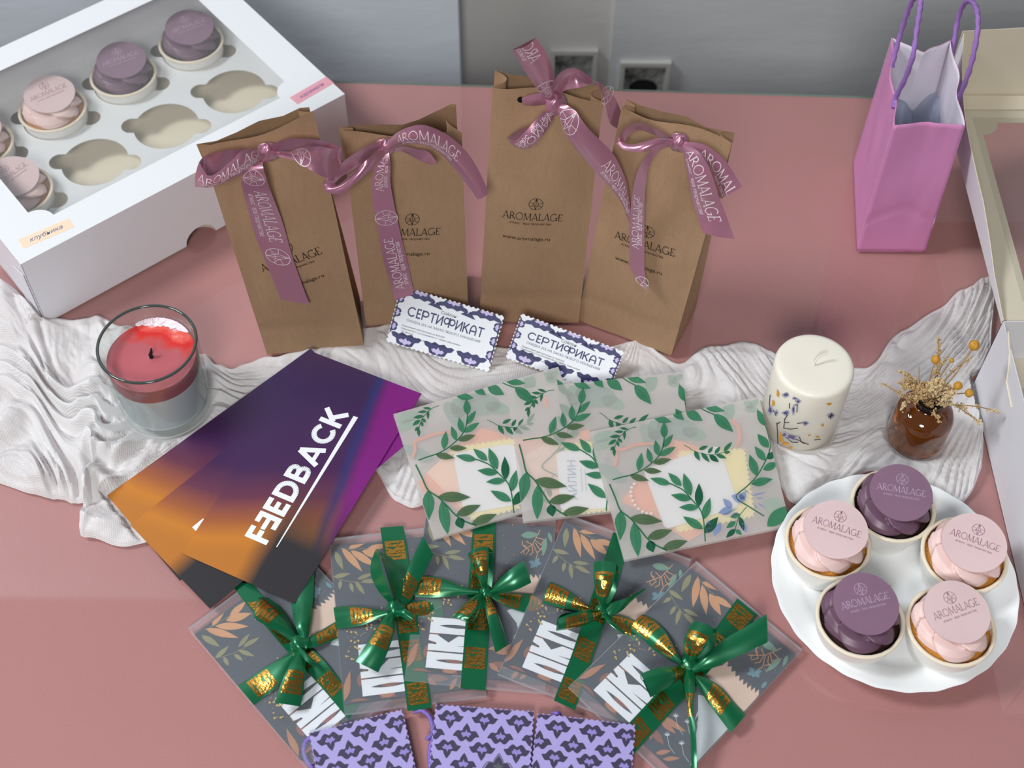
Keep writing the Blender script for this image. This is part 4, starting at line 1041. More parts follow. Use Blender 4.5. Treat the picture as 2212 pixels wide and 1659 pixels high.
STEMS = [([(502, 481), (440, 500), (370, 560), (340, 610), (320, 682)], 5), ([(310, 910), (380, 890), (470, 868), (560, 825), (640, 765), (690, 710), (718, 645), (730, 570)], 10), ([(888, 627), (930, 650), (975, 678), (1060, 702), (1150, 705), (1238, 678)], 5),
  ([(775, 940), (830, 965), (890, 1000), (960, 1080), (1020, 1150), (1045, 1220), (1055, 1300), (1062, 1412)], 10), ([(285, 945), (330, 1050), (375, 1160), (450, 1220), (520, 1300), (590, 1385), (660, 1440), (760, 1488)], 13), ([(1020, 325), (1075, 355), (1135, 380)], 9),
  ([(1552, 470), (1580, 570), (1590, 650), (1545, 770), (1480, 880), (1400, 965), (1312, 1050), (1420, 1130), (1540, 1205)], 10), ([(1400, 1130), (1345, 1195), (1318, 1260), (1300, 1342)], 6)]
GHOST = [(840, 480, 200, 110, .1, 'leaf_ghost_grey'), (680, 470, 90, 130, .4, 'leaf_ghost'), (240, 540, 110, 50, -.3, 'leaf_ghost'), (240, 600, 120, 50, -.3, 'leaf_ghost'), (640, 560, 170, 80, .9, 'leaf_ghost_grey'), (1420, 280, 60, 34, .9, 'leaf_ghost'), (1470, 270, 50, 30, -.6, 'leaf_ghost'), (1440, 320, 60, 34, .1, 'leaf_ghost'),
  (1640, 1120, 120, 90, .3, 'leaf_ghost'), (300, 840, 170, 60, .5, 'leaf_ghost_grey'), (1260, 330, 60, 90, 0, 'leaf_ghost'), (980, 520, 120, 60, .3, 'leaf_ghost')]
BLUE = [(1285, 1150, 1168, 1180, 70), (1280, 1140, 1205, 1062, 56), (1390, 1075, 1272, 1040, 84), (1345, 1070, 1392, 1008, 60), (1185, 1260, 1130, 1370, 60), (1090, 1240, 1080, 1350, 50), (1360, 1260, 1395, 1340, 50), (1330, 1180, 1260, 1210, 30), (1440, 1040, 1560, 1010, 14), (1420, 1020, 1370, 985, 12), (1490, 1100, 1550, 1140, 12), (1470, 1060, 1540, 1060, 10), (1460, 1110, 1490, 1150, 10), (1200, 1200, 1330, 1140, 14)]
def clip01(p): return min(max(p[0], .001), .999), min(max(p[1], .001), .999)
def shape2st(pts): return [clip01(v3(x, y)) for x, y in pts]
LM = ['vellum', 'leaf_green', 'leaf_mid', 'leaf_olive', 'leaf_dark', 'flower_blue', 'leaf_vein']
PRINT = []
for k, nm in enumerate(('leaf_green', 'leaf_mid', 'leaf_olive', 'leaf_dark')):
    for x0, y0, x1, y1, w in LEAVES[nm]:
        PRINT.append((k+1, shape2st(leaf_outline((x0, y0), (x1, y1), w)), 1))
        PRINT.append((6, [shape2st(q) for q in stroke([(x0, y0), (x0+(x1-x0)*.88, y0+(y1-y0)*.88)], max(1.6, w*.035), 60)], 2))
for x0, y0, x1, y1, w in CUT: PRINT.append((1, shape2st(leaf_outline((x0, y0), (x1, y1), w, 12)), 1))
for pts, w in STEMS:
    PRINT.append((2, [shape2st(q) for q in stroke([(v.x, v.y) for v in crom([Vector((*q, 0)) for q in pts], 5)], w, 60)], 2))
for x0, y0, x1, y1, w in BLUE: PRINT.append((5, shape2st(leaf_outline((x0, y0), (x1, y1), w)), 1))
def envelope(f, label, blue=True):
    W = f.quad
    mid = f(*bil(W, .5, .5)); root = thing('vellum_envelope', label, 'envelope', f.O, f.mw.to_euler(), 'leaf print vellum envelopes'); WM[root] = f.mw.copy()
    ST = lambda s, t, h: f(*bil(W, s, t), h)
    b = MB(); b.slab([(0, 0), (1, 0), (1, 1), (0, 1)], lambda s, t, d: ST(s, t, d), .0003)
    for x, y, rx, ry, a, mt in GHOST:
        pts = [(x+rx*math.cos(q*PI/12)*math.cos(a)-ry*math.sin(q*PI/12)*math.sin(a), y+rx*math.cos(q*PI/12)*math.sin(a)+ry*math.sin(q*PI/12)*math.cos(a)) for q in range(24)]
        b.poly(shape2st([(x+(px_-x)*.85, y+(py-y)*.85) for px_, py in pts]), lambda s, t: ST(s, t, .0005), 1 if mt == 'leaf_ghost' else 2)
    b.build('back_sheet', ['vellum_back', 'leaf_ghost', 'leaf_ghost_grey'], root, smooth=False)
    b = MB(); hh = .0040
    puff = lambda s, t: hh
    b.grid(lambda s, t: ST(s, t, hh), 1, 1, 0)
    rim_ = [(0, 0), (1, 0), (1, 1), (0, 1), (0, 0)]
    for (sa, ta), (sb, tb_) in zip(rim_, rim_[1:]):
        i = len(b.v); b.v += [ST(sa, ta, .0003), ST(sb, tb_, .0003), ST(sb, tb_, hh), ST(sa, ta, hh)]; b.face((i, i+1, i+2, i+3), 0)
    for k, sh, kind in PRINT:
        if k == 5 and not blue: continue
        g = lambda s, t, k=k: ST(s, t, puff(s, t)+(.00022 if k != 6 else .00034))
        if kind == 1: b.poly(sh, g, k)
        else: b.quads(sh, g, k)
    b.build('front_sheet', LM, root, smooth=False)
    return root
envelope(ENV[0], 'leaf printed vellum envelope on the left, its left corner beside the purple card fan', False)
envelope(ENV[1], 'leaf printed vellum envelope in the middle, partly covered by the right one', False)
envelope(ENV[2], 'leaf printed vellum envelope lying uppermost on the right, blue flowers at its corner')
# what lies inside the envelopes
def in_env(f, name, view, pts, h, th, m, label, cat, group, extra=None, rnd=0.0, zig=None):
    q = [f.uv(view, x, y, h) for x, y in pts]
    if rnd:
        o = []
        for i in range(len(q)):
            a, b, c = Vector((*q[i-1], 0)), Vector((*q[i], 0)), Vector((*q[(i+1) % len(q)], 0))
            p0 = b+(a-b).normalized()*rnd; p1 = b+(c-b).normalized()*rnd
            for k in range(7):
                t = k/6; z = p0*(1-t)**2+b*2*t*(1-t)+p1*t*t; o.append((z.x, z.y))
        q = o
    if zig:
        o = []
        for i in range(len(q)):
            a, b = q[i], q[(i+1) % len(q)]; L = math.hypot(b[0]-a[0], b[1]-a[1]); n = max(2, int(L/zig)); n += n % 2
            for k in range(n): d = .0010*(1 if k % 2 else -1); o.append((a[0]+(b[0]-a[0])*k/n+(b[1]-a[1])/L*d, a[1]+(b[1]-a[1])*k/n-(b[0]-a[0])/L*d))
        q = o
    s = MB(); s.slab(q, lambda x, y, d: f(x, y, h+d), th)
    ms = [m]
    if extra: ms += extra(s, f, h+th+.0001)
    o = s.build(name, ms, None, mw=f.mw, smooth=False); tag(o, label, cat, group)
GI = ('white cards inside the envelopes', 'yellow cards inside the envelopes', 'orange pouches inside the envelopes', 'peach cards inside the envelopes')
def cord(f, view, pts, h, r, label):
    s = MB(); s.tube(crom([f.pix(view, x, y, h+dz) for x, y, dz in pts], 6), r, 8); o = s.build('orange_cord', 'orange_cord', None, mw=f.mw); tag(o, label, 'cord', 'orange cords inside the envelopes')
e1, e2, e3 = ENV
in_env(e3, 'organza_pouch', 'v3', [(385, 1070), (500, 920), (640, 790), (800, 560), (1055, 640), (1230, 640), (1290, 1180), (930, 1395), (640, 1200)], .0004, .0005, 'organza', 'orange pouch inside the right envelope under its white card', 'pouch', GI[2])
in_env(e3, 'yellow_card', 'v3', [(845, 660), (1390, 640), (1470, 1190), (830, 1325)], .0011, .0005, 'yellow_card', 'yellow zigzag edged card inside the right envelope behind the white card', 'card', GI[1], zig=.0022)
in_env(e3, 'white_card', 'v3', [(560, 808), (1172, 612), (1345, 1110), (742, 1298)], .0019, .0005, 'white_card', 'plain white rounded card seen through the right envelope', 'card', GI[0], rnd=.005)
cord(e3, 'v3', [(330, 785, 0), (350, 720, .0004), (345, 650, .0004), (400, 645, .0006), (520, 605, .0006), (650, 597, 0)], .0018, .0011, 'orange cord showing through the upper left of the right envelope')
cord(e3, 'v3', [(1280, 400, 0), (1340, 470, .0004), (1350, 560, .0004), (1330, 620, 0)], .0016, .0012, 'orange cord showing through the upper right of the right envelope')
s = MB()
for k, (x, y) in enumerate([(490, 925), (470, 955), (462, 990), (466, 1025), (478, 1062), (498, 1098), (525, 1128), (558, 1152), (592, 1166), (628, 1168)]): s.ball(e3.pix('v3', x, y, .0026), .0014)
o = s.build('bead_bracelet', 'pearl', None, mw=e3.mw); tag(o, 'string of pale beads blurred behind the vellum of the right envelope', 'bracelet')
def ailin(s, f, h):
    a = Vector(f.uv('v1', 1775, 1245, h)); b = Vector(f.uv('v1', 1755, 890, h)); d = (b-a).normalized(); n = Vector((-d.y, d.x)); L = (b-a).length
    G = lambda x, y: f(a.x+d.x*x+n.x*y, a.y+d.y*x+n.y*y, h)
    put_text(s, 'АЙЛИН', G, 0, 0, width=L, m=1); put_text(s, 'украшения ручной работы', G, L*.2, -L*.13, width=L*.6, m=1); put_text(s, 'из натуральных камней', G, L*.2, -L*.22, width=L*.55, m=1)
    return ['card_ink']
in_env(e2, 'organza_pouch', 'v1', [(1215, 700), (1500, 660), (1700, 640), (1880, 620), (1890, 700), (1600, 800), (1520, 1310), (1480, 1300), (1225, 820)], .0004, .0005, 'organza', 'orange pouch inside the middle envelope at its left side', 'pouch', GI[2])
def pext(s, f, h):
    a = Vector(f.uv('v1', 1345, 930, h)); b = Vector(f.uv('v1', 1450, 880, h)); d = (b-a); L = d.length; d = d/L; n = Vector((-d.y, d.x))
    put_text(s, 'ПНХ', lambda x, y: f(a.x+d.x*x+n.x*y, a.y+d.y*x+n.y*y, h), 0, 0, width=L, m=1); return ['faint_ink']
in_env(e2, 'peach_card', 'v1', [(1285, 855), (1565, 700), (1760, 1110), (1500, 1260)], .0011, .0005, 'peach_card', 'peach card tilted inside the middle envelope', 'card', GI[3], pext)
in_env(e2, 'yellow_card', 'v1', [(1575, 765), (2140, 680), (2200, 1320), (1640, 1395)], .0018, .0004, 'yellow_card', 'yellow zigzag edged card inside the middle envelope behind its printed card', 'card', GI[1], zig=.0022)
in_env(e2, 'business_card', 'v1', [(1582, 815), (2160, 760), (2190, 1310), (1622, 1345)], .0024, .0005, 'white_card', 'white card with blue sideways lettering inside the middle envelope', 'card', GI[0], ailin, rnd=.005)
cord(e2, 'v1', [(1470, 315, 0), (1495, 380, .0004), (1500, 420, 0)], .0022, .0013, 'short orange cord at the top of the middle envelope')
in_env(e1, 'organza_pouch', 'v1', [(345, 1100), (420, 1010), (660, 780), (900, 600), (1060, 640), (1180, 700), (1200, 1280), (1000, 1330), (740, 1370), (560, 1220), (400, 1190)], .0004, .0005, 'organza', 'orange pouch inside the left envelope', 'pouch', GI[2])
in_env(e1, 'peach_card', 'v1', [(420, 1005), (640, 800), (760, 1290), (735, 1320)], .0011, .0005, 'peach_card', 'peach card tilted inside the left envelope', 'card', GI[3])
in_env(e1, 'yellow_card', 'v1', [(640, 780), (1210, 690), (1260, 1320), (815, 1435)], .0018, .0004, 'yellow_card', 'yellow zigzag edged card inside the left envelope behind the white card', 'card', GI[1], zig=.0022)
in_env(e1, 'white_card', 'v1', [(655, 830), (1200, 740), (1330, 1270), (757, 1375)], .0024, .0005, 'white_card', 'plain white rounded card seen through the left envelope', 'card', GI[0], rnd=.005)
cord(e1, 'v1', [(290, 870, 0), (320, 800, .0004), (320, 725, .0004), (400, 690, .0006), (520, 650, .0006), (640, 640, 0)], .0018, .0011, 'orange cord showing through the left part of the left envelope')
# ------------------------------------------------------------------ card packs wrapped in vellum, green ribbon
PW, PH = .105, .148
def pack_frame(cx, cy, a, zl=.0042, zr=.0006):
    c, s = math.cos(a), math.sin(a)
    w = lambda u, v, z: Vector((cx+c*u-s*v, cy+s*u+c*v, z))
    return frame(w(-PW/2, -PH/2, zl), w(PW/2, -PH/2, zr), w(-PW/2, PH/2, zl))
PF = [pack_frame(-.1570, .4430, .745, .0006, .0006), pack_frame(-.081, .4735, .160), pack_frame(-.0212, .489, -.068), pack_frame(.0670, .4745, -.372), pack_frame(.1325, .4310, -.768)]
f3, f5 = PF[2], PF[4]
def u5(x, y): return f5.uv('g5', x, y, .0032)
def u3(x, y): return f3.uv('g3', x, y, .0032)
def cl(p): return min(max(p[0], .0008), PW-.0008), min(max(p[1], .0085), PH-.0075)
ART = []        # (material, kind, shape)
AM = ['art_night', 'art_rust', 'art_olive', 'art_orange', 'art_green', 'art_teal', 'art_fur', 'art_plume', 'art_brown', 'art_gold', 'paper_white']
def al(m, L, vw):
    g = u5 if vw == 5 else u3
    for x0, y0, x1, y1, w in L: ART.append((AM.index(m), 1, [cl(g(*q)) for q in leaf_outline((x0, y0), (x1, y1), w*.74)]))
def ap(m, pts): ART.append((AM.index(m), 1, [cl(u5(*q)) for q in pts]))
def asq(m, L, w):
    for pts in L: ART.append((AM.index(m), 2, [[cl(u5(*c)) for c in q] for q in stroke(pts, w, 60)]))
# furry shape and pale plume at the right
fur = [(1000, 1010), (1080, 965), (1150, 950)]
for k in range(9):
    t = k/8; x, y = 1180+215*t, 945+190*t+30*math.sin(3*t); fur += [(x+10, y-26), (x+8, y+14)]
fur += [(1400, 1195), (1310, 1290), (1210, 1200), (1100, 1130)]
ap('art_fur', fur)
ap('art_plume', [(985, 1150), (1060, 1170), (1150, 1260), (1215, 1405), (1160, 1480), (1010, 1640), (930, 1640), (960, 1500), (985, 1330)])
for k in range(12): asq('art_fur', [[(1060+24*k, 1010+14*k), (1080+24*k, 1050+14*k), (1075+24*k, 1090+14*k)]], 3)
al('art_plume', [(1000+14*k, 1240+34*k, 960+12*k, 1330+34*k, 16) for k in range(9)], 5)
al('art_olive', [(935, 320, 868, 445, 62), (830, 540, 788, 602, 40), (862, 560, 830, 672, 46), (880, 560, 992, 615, 42), (890, 590, 972, 682, 46), (780, 430, 884, 500, 46), (800, 480, 740, 520, 40)], 5)
al('art_orange', [(985, 335, 948, 552, 76), (1012, 392, 1042, 602, 78), (1062, 452, 1142, 606, 82), (1010, 375, 1176, 432, 64), (1090, 470, 1228, 560, 62), (975, 300, 1060, 345, 40)], 5)
asq('art_olive', [[(950, 290), (1010, 380), (1110, 480)], [(760, 400), (830, 530), (900, 620)]], 4)
asq('art_orange', [[(1330, 880), (1450, 880), (1560, 830)], [(1380, 850), (1400, 900), (1350, 915)], [(1450, 880), (1430, 960), (1400, 978)], [(1480, 870), (1500, 940), (1440, 952)], [(1420, 835), (1440, 880), (1410, 930), (1375, 935)], [(1500, 860), (1540, 905), (1500, 920)], [(1360, 880), (1345, 905)], [(1470, 885), (1465, 930), (1480, 960)], [(1400, 870), (1380, 840), (1400, 820)]], 6)
al('art_green', [(1415, 780, 1535, 855, 74), (1560, 900, 1448, 1000, 54), (1600, 880, 1570, 960, 40)], 5)
al('art_teal', [(1372, 1000, 1318, 1012, 46), (1372, 1000, 1335, 965, 46), (1372, 1000, 1425, 990, 46), (1372, 1000, 1408, 1034, 46), (1372, 1000, 1360, 1036, 40), (1420, 1110, 1460, 1060, 40)], 5)
al('art_rust', [(720, 1330, 832, 1424, 54), (640, 1590, 770, 1659, 60), (690, 1560, 800, 1540, 50), (740, 1600, 860, 1590, 46), (150, 1040, 300, 985, 62), (250, 1000, 320, 960, 40)], 5)
al('art_brown', [(300, 1060, 420, 1010, 90), (260, 1230, 420, 1320, 110), (160, 1130, 300, 1230, 90), (400, 1150, 520, 1260, 80), (340, 1330, 470, 1400, 80), (560, 1330, 640, 1300, 60)], 5)
al('art_brown', [(400, 1210, 565, 1345, 120), (180, 1250, 390, 1330, 110), (300, 1020, 420, 930, 80), (800, 1200, 960, 1240, 80)], 3)
al('art_rust', [(770, 1090, 1030, 1065, 70), (780, 1200, 860, 1270, 60), (150, 1200, 235, 1020, 60), (420, 1260, 560, 1240, 90)], 3)
for cx, cy in ((830, 1310), (910, 1350), (770, 1440), (870, 1500), (560, 1640)):
    al('art_plume', [(cx, cy, cx+24*math.cos(a), cy-24*abs(math.sin(a))-8, 9) for a in (.2, .9, 1.6, 2.3, 2.9)], 5); asq('art_plume', [[(cx, cy), (cx+14, cy+70), (cx+50, cy+120)]], 3)
rr = random.Random(3)
for k in range(46):
    x, y = 500+rr.gauss(0, 60)+90*(k % 3), 850+rr.gauss(0, 34); r = rr.choice((3, 4, 6, 8)); ap('art_gold', [(x+r*math.cos(a*PI/4), y+r*math.sin(a*PI/4)) for a in range(8)])
for k in range(26):
    x, y = rr.uniform(1000, 1600), rr.uniform(640, 1000); r = rr.choice((2, 3, 4)); ap('art_orange', [(x+r*math.cos(a*PI/4), y+r*math.sin(a*PI/4)) for a in range(8)])
lu0, lv0 = u3(285, 1235); _, lv1 = u3(318, 840)
WORD = [[(lu0+(1-y)*.040, lv0+x*(lv1-lv0)) for x, y in q] for q in OKO]
proto = []
def pack(f, label, view, strips, knot):
    root = thing('ribbon_tied_card_pack', label, 'card pack', f.O, f.mw.to_euler(), 'vellum wrapped card packs'); WM[root] = f.mw.copy()
    if not proto:
        b = MB(); b.slab([(.0006, .008), (PW-.0006, .008), (PW-.0006, PH-.007), (.0006, PH-.007)], f, .0028)
        for i, (mi, kind, sh) in enumerate(ART):
            h = .00284+.000012*i
            if kind == 1: b.poly(sh, lambda u, v: f(u, v, h), mi)
            else: b.quads(sh, lambda u, v: f(u, v, h), mi)
        b.quads(WORD, lambda u, v: f(u, v, .0038), 10)
        proto.append(b.build('cover_card', AM, root, smooth=False))
        b = MB(); b.poly([(0, 0), (PW, 0), (PW, PH), (0, PH)], lambda u, v: f(u, v, .0042), 0)
        for (ua, va), (ub, vb) in (((0, 0), (PW, 0)), ((PW, 0), (PW, PH)), ((PW, PH), (0, PH)), ((0, PH), (0, 0))):
            i = len(b.v); b.v += [f(ua, va, .0), f(ub, vb, .0), f(ub, vb, .0042), f(ua, va, .0042)]; b.face((i, i+1, i+2, i+3), 1)
        proto.append(b.build('vellum_wrap', ['haze', 'clear_edge'], root, smooth=False))
    else:
        for o in proto:
            c = o.copy(); COL.objects.link(c); c.parent = root; WM[c] = WM[root]
    H0 = .0046
    for name, A, B, pr, cup in strips:
        st = Strip([f.pix(view, x, y, H0+h) for x, y, h in A], [f.pix(view, x, y, H0+h) for x, y, h in B])
        s = MB(); st.mesh(s, 0, 6, cup)
        if pr:
            xs, rev, flip = pr
            for x in xs:
                g = st.fn(x, rev, flip, .00018)
                q2 = []
                for q in OKO: q2.append([(a*.0172, .09+b*.82) for a, b in q])
                s.quads(q2, g, 1)
        s.build(name, ['satin_green', 'gold'], root, angle=80)
    k = MB(); kc = f.pix(view, knot[0], knot[1], H0+.006); kr = knot[2]/VIEWS[view][2]/2800
    def kf(u, v):
        a = 2*PI*u; r = math.sin(PI*v)
        return kc+(f.eu*math.cos(a)*r*1.05+f.n*math.sin(a)*r*.8-f.ev*math.cos(PI*v)*.95)*kr*(1+.15*math.sin(3*a+4*v)+.08*math.sin(7*v+a))
    k.grid(kf, 22, 14, 0, closeu=True); k.build('knot', 'satin_green', root, angle=80)
    return root
P0 = .0002
pack(PF[0], 'green ribboned card pack on the far left, its bow tucked under the purple cards', 'g1', [
    ('ribbon_band', [(300, 430, P0), (400, 560, P0), (520, 700, P0), (640, 840, .001), (720, 930, .002), (830, 1040, .001), (930, 1150, P0), (1085, 1335, P0)], [(440, 430, P0), (520, 520, P0), (640, 660, P0), (760, 800, .001), (860, 880, .002), (940, 965, .003), (1040, 1085, P0), (1160, 1230, P0)], ([.020, .048, .076, .104], True, True), 0),
    ('ribbon_band', [(350, 1112, P0), (430, 1060, P0), (520, 1000, .002), (620, 940, .004), (710, 890, .005)], [(455, 1240, P0), (520, 1190, P0), (600, 1130, .002), (670, 1030, .004), (725, 930, .005)], ([.006], False, True), .001),
    ('ribbon_band', [(790, 810, .005), (850, 775, .004), (920, 735, .002), (1005, 685, P0), (1100, 640, P0)], [(800, 860, .005), (870, 855, .004), (950, 825, .002), (1012, 798, P0), (1120, 750, P0)], ([.010], False, True), .001),
    ('bow_loop', [(720, 830, .006), (640, 770, .014), (540, 715, .020), (455, 655, .022), (470, 590, .018)], [(745, 795, .006), (690, 705, .010), (620, 610, .012), (545, 545, .014), (500, 525, .012)], ([.004], True, False), .003),
    ('bow_loop', [(470, 590, .018), (520, 560, .010), (600, 590, .006), (690, 720, .004), (745, 800, .004)], [(500, 525, .012), (560, 530, .006), (650, 610, .003), (720, 720, .003), (765, 800, .004)], None, 0),
    ('ribbon_tail', [(765, 800, .006), (735, 720, .010), (712, 620, .0045), (700, 500, .003), (700, 430, .002)], [(820, 795, .006), (838, 660, .008), (852, 520, .0045), (858, 400, .004), (862, 300, .004)], None, .003),
    ('ribbon_tail', [(735, 880, .006), (690, 980, .014), (640, 1090, .014), (596, 1228, .012)], [(800, 895, .006), (800, 1000, .012), (790, 1120, .010), (768, 1252, .006)], ([.008], True, True), .002),
    ('bow_loop', [(745, 870, .007), (780, 920, .012), (820, 962, .014), (862, 990, .010)], [(775, 860, .007), (810, 895, .010), (840, 930, .010), (870, 975, .008)], None, .002)], (760, 830, 58))
pack(PF[1], 'green ribboned card pack whose upright teardrop loop stands over its top edge', 'g1', [
    ('ribbon_band', [(1297, 60, P0), (1322, 230, P0), (1360, 420, .001), (1395, 570, .003), (1405, 720, .002), (1430, 900, P0), (1455, 1090, P0), (1478, 1282, P0)], [(1450, 50, P0), (1478, 210, P0), (1500, 400, .001), (1525, 560, .003), (1550, 720, .002), (1580, 900, P0), (1612, 1080, P0), (1641, 1258, P0)], ([.004, .0385, .062, .092, .1265], True, True), 0),
    ('ribbon_band', [(986, 592, P0), (1070, 582, .001), (1160, 585, .003), (1250, 600, .005), (1345, 615, .006)], [(1008, 738, P0), (1090, 725, .001), (1170, 712, .002), (1250, 680, .004), (1345, 650, .006)], ([.012], False, True), .002),
    ('ribbon_band', [(1430, 600, .006), (1490, 560, .004), (1570, 545, .002), (1700, 520, P0)], [(1440, 640, .006), (1500, 640, .003), (1580, 660, .001), (1720, 670, P0)], ([.006], False, True), .001),
    ('bow_loop', [(1375, 580, .006), (1290, 490, .014), (1242, 400, .018), (1232, 310, .020), (1262, 215, .020)], [(1390, 570, .006), (1365, 500, .020), (1335, 410, .026), (1305, 320, .030), (1290, 225, .030)], None, 0),
    ('bow_loop', [(1290, 220, .030), (1325, 330, .034), (1355, 430, .030), (1385, 520, .020), (1395, 590, .008)], [(1262, 210, .020), (1370, 260, .016), (1430, 340, .014), (1450, 440, .012), (1428, 580, .006)], None, -.002),
    ('ribbon_tail', [(1420, 575, .006), (1445, 440, .008), (1500, 290, .012), (1580, 120, .016)], [(1450, 590, .006), (1510, 530, .006), (1570, 400, .008), (1650, 240, .012)], ([.008], False, False), .001),
    ('ribbon_tail', [(1350, 630, .006), (1290, 700, .014), (1220, 810, .016), (1133, 950, .012)], [(1398, 650, .006), (1390, 760, .014), (1345, 890, .014), (1284, 1024, .008)], ([.016], True, True), .003),
    ('bow_loop', [(1410, 610, .008), (1460, 600, .014), (1520, 640, .012)], [(1400, 635, .008), (1450, 660, .010), (1505, 690, .010)], None, .002)], (1402, 592, 62))
pack(PF[2], 'green ribboned card pack at the centre of the fan, gold lettering on its knot', 'g3', [
    ('ribbon_band', [(665, 55, P0), (650, 200, P0), (635, 400, .001), (615, 620, .003), (600, 850, .001), (582, 1080, P0), (557, 1394, P0)], [(842, 50, P0), (828, 220, P0), (820, 400, .001), (802, 620, .003), (785, 850, .001), (772, 1080, P0), (753, 1413, P0)], ([.0165, .048, .082, .1145], True, True), 0),
    ('ribbon_band', [(228, 518, P0), (330, 522, .001), (450, 550, .004), (570, 600, .006), (700, 640, .007)], [(207, 684, P0), (320, 688, .001), (440, 682, .002), (560, 672, .004), (700, 668, .007)], ([.002], False, True), .003),
    ('ribbon_band', [(800, 650, .006), (900, 650, .004), (1000, 655, .002), (1200, 665, P0)], [(800, 690, .006), (880, 740, .003), (990, 785, .001), (1170, 835, P0)], ([.006, .030], False, True), .001),
    ('bow_loop', [(725, 610, .007), (690, 530, .020), (650, 440, .026), (612, 350, .022)], [(765, 610, .007), (772, 520, .022), (778, 400, .030), (775, 295, .028)], ([.004], True, True), .003),
    ('bow_loop', [(612, 350, .022), (680, 345, .010), (740, 420, .006), (760, 600, .005)], [(775, 295, .028), (812, 335, .016), (820, 450, .010), (800, 610, .006)], None, 0),
    ('ribbon_tail', [(790, 625, .007), (860, 545, .014), (950, 465, .020), (1046, 400, .022)], [(815, 660, .006), (900, 650, .010), (1000, 625, .014), (1110, 572, .016)], None, .003),
    ('bow_loop', [(700, 655, .007), (630, 700, .014), (560, 765, .018), (480, 846, .018)], [(735, 690, .007), (690, 770, .020), (640, 830, .024), (600, 868, .022)], ([.004], True, True), .003),
    ('bow_loop', [(480, 846, .018), (560, 862, .008), (640, 880, .004), (700, 780, .004)], [(600, 868, .022), (640, 888, .012), (680, 850, .008), (740, 700, .006)], None, 0),
    ('ribbon_tail', [(735, 690, .007), (755, 800, .014), (790, 950, .014), (830, 1118, .010)], [(790, 690, .006), (845, 800, .010), (890, 920, .008), (936, 1050, .004)], ([.026], True, True), .003)], (762, 645, 52))
pack(PF[3], 'green ribboned card pack second from the right, a pointed ribbon end aimed at the plate', 'g5', [
    ('ribbon_band', [(400, 30, P0), (345, 190, P0), (285, 370, .001), (225, 540, .003), (165, 720, .001), (95, 920, P0), (-12, 1192, P0)], [(530, 90, P0), (470, 240, P0), (425, 400, .001), (375, 570, .003), (300, 770, .001), (230, 980, P0), (134, 1260, P0)], ([.004, .0385, .072, .104], True, True), 0),
    ('ribbon_band', [(-35, 372, P0), (50, 410, .002), (150, 480, .005), (250, 560, .007)], [(-88, 520, P0), (0, 545, .002), (100, 565, .004), (245, 590, .007)], ([.001, .023], False, True), .004),
    ('ribbon_band', [(335, 605, .006), (420, 605, .004), (500, 622, .002), (620, 665, P0)], [(345, 640, .006), (400, 690, .004), (470, 735, .002), (570, 800, P0)], ([.006], False, True), .002),
    ('bow_loop', [(310, 545, .007), (280, 460, .020), (265, 360, .028), (264, 240, .026)], [(338, 545, .007), (375, 450, .024), (408, 350, .032), (420, 248, .030)], ([.010], True, True), .003),
    ('bow_loop', [(264, 240, .026), (340, 262, .014), (365, 400, .008), (330, 550, .006)], [(420, 248, .030), (436, 300, .018), (420, 430, .010), (355, 555, .006)], None, 0),
    ('ribbon_tail', [(335, 545, .007), (410, 510, .016), (500, 480, .022), (619, 416, .024)], [(350, 615, .006), (440, 585, .008), (530, 505, .014), (612, 422, .022)], None, .001),
    ('bow_loop', [(295, 560, .007), (210, 568, .018), (110, 592, .024), (12, 628, .024)], [(305, 625, .006), (220, 668, .010), (120, 695, .012), (4, 712, .012)], ([.006, .028], True, True), .004),
    ('bow_loop', [(12, 628, .024), (60, 590, .014), (170, 580, .010), (290, 575, .006)], [(4, 712, .012), (60, 690, .006), (170, 660, .004), (300, 620, .004)], None, 0),
    ('bow_loop', [(320, 600, .008), (360, 650, .014), (410, 690, .012), (470, 736, .006)], [(350, 600, .008), (390, 640, .012), (430, 680, .010), (480, 725, .006)], None, .001)], (322, 572, 48))
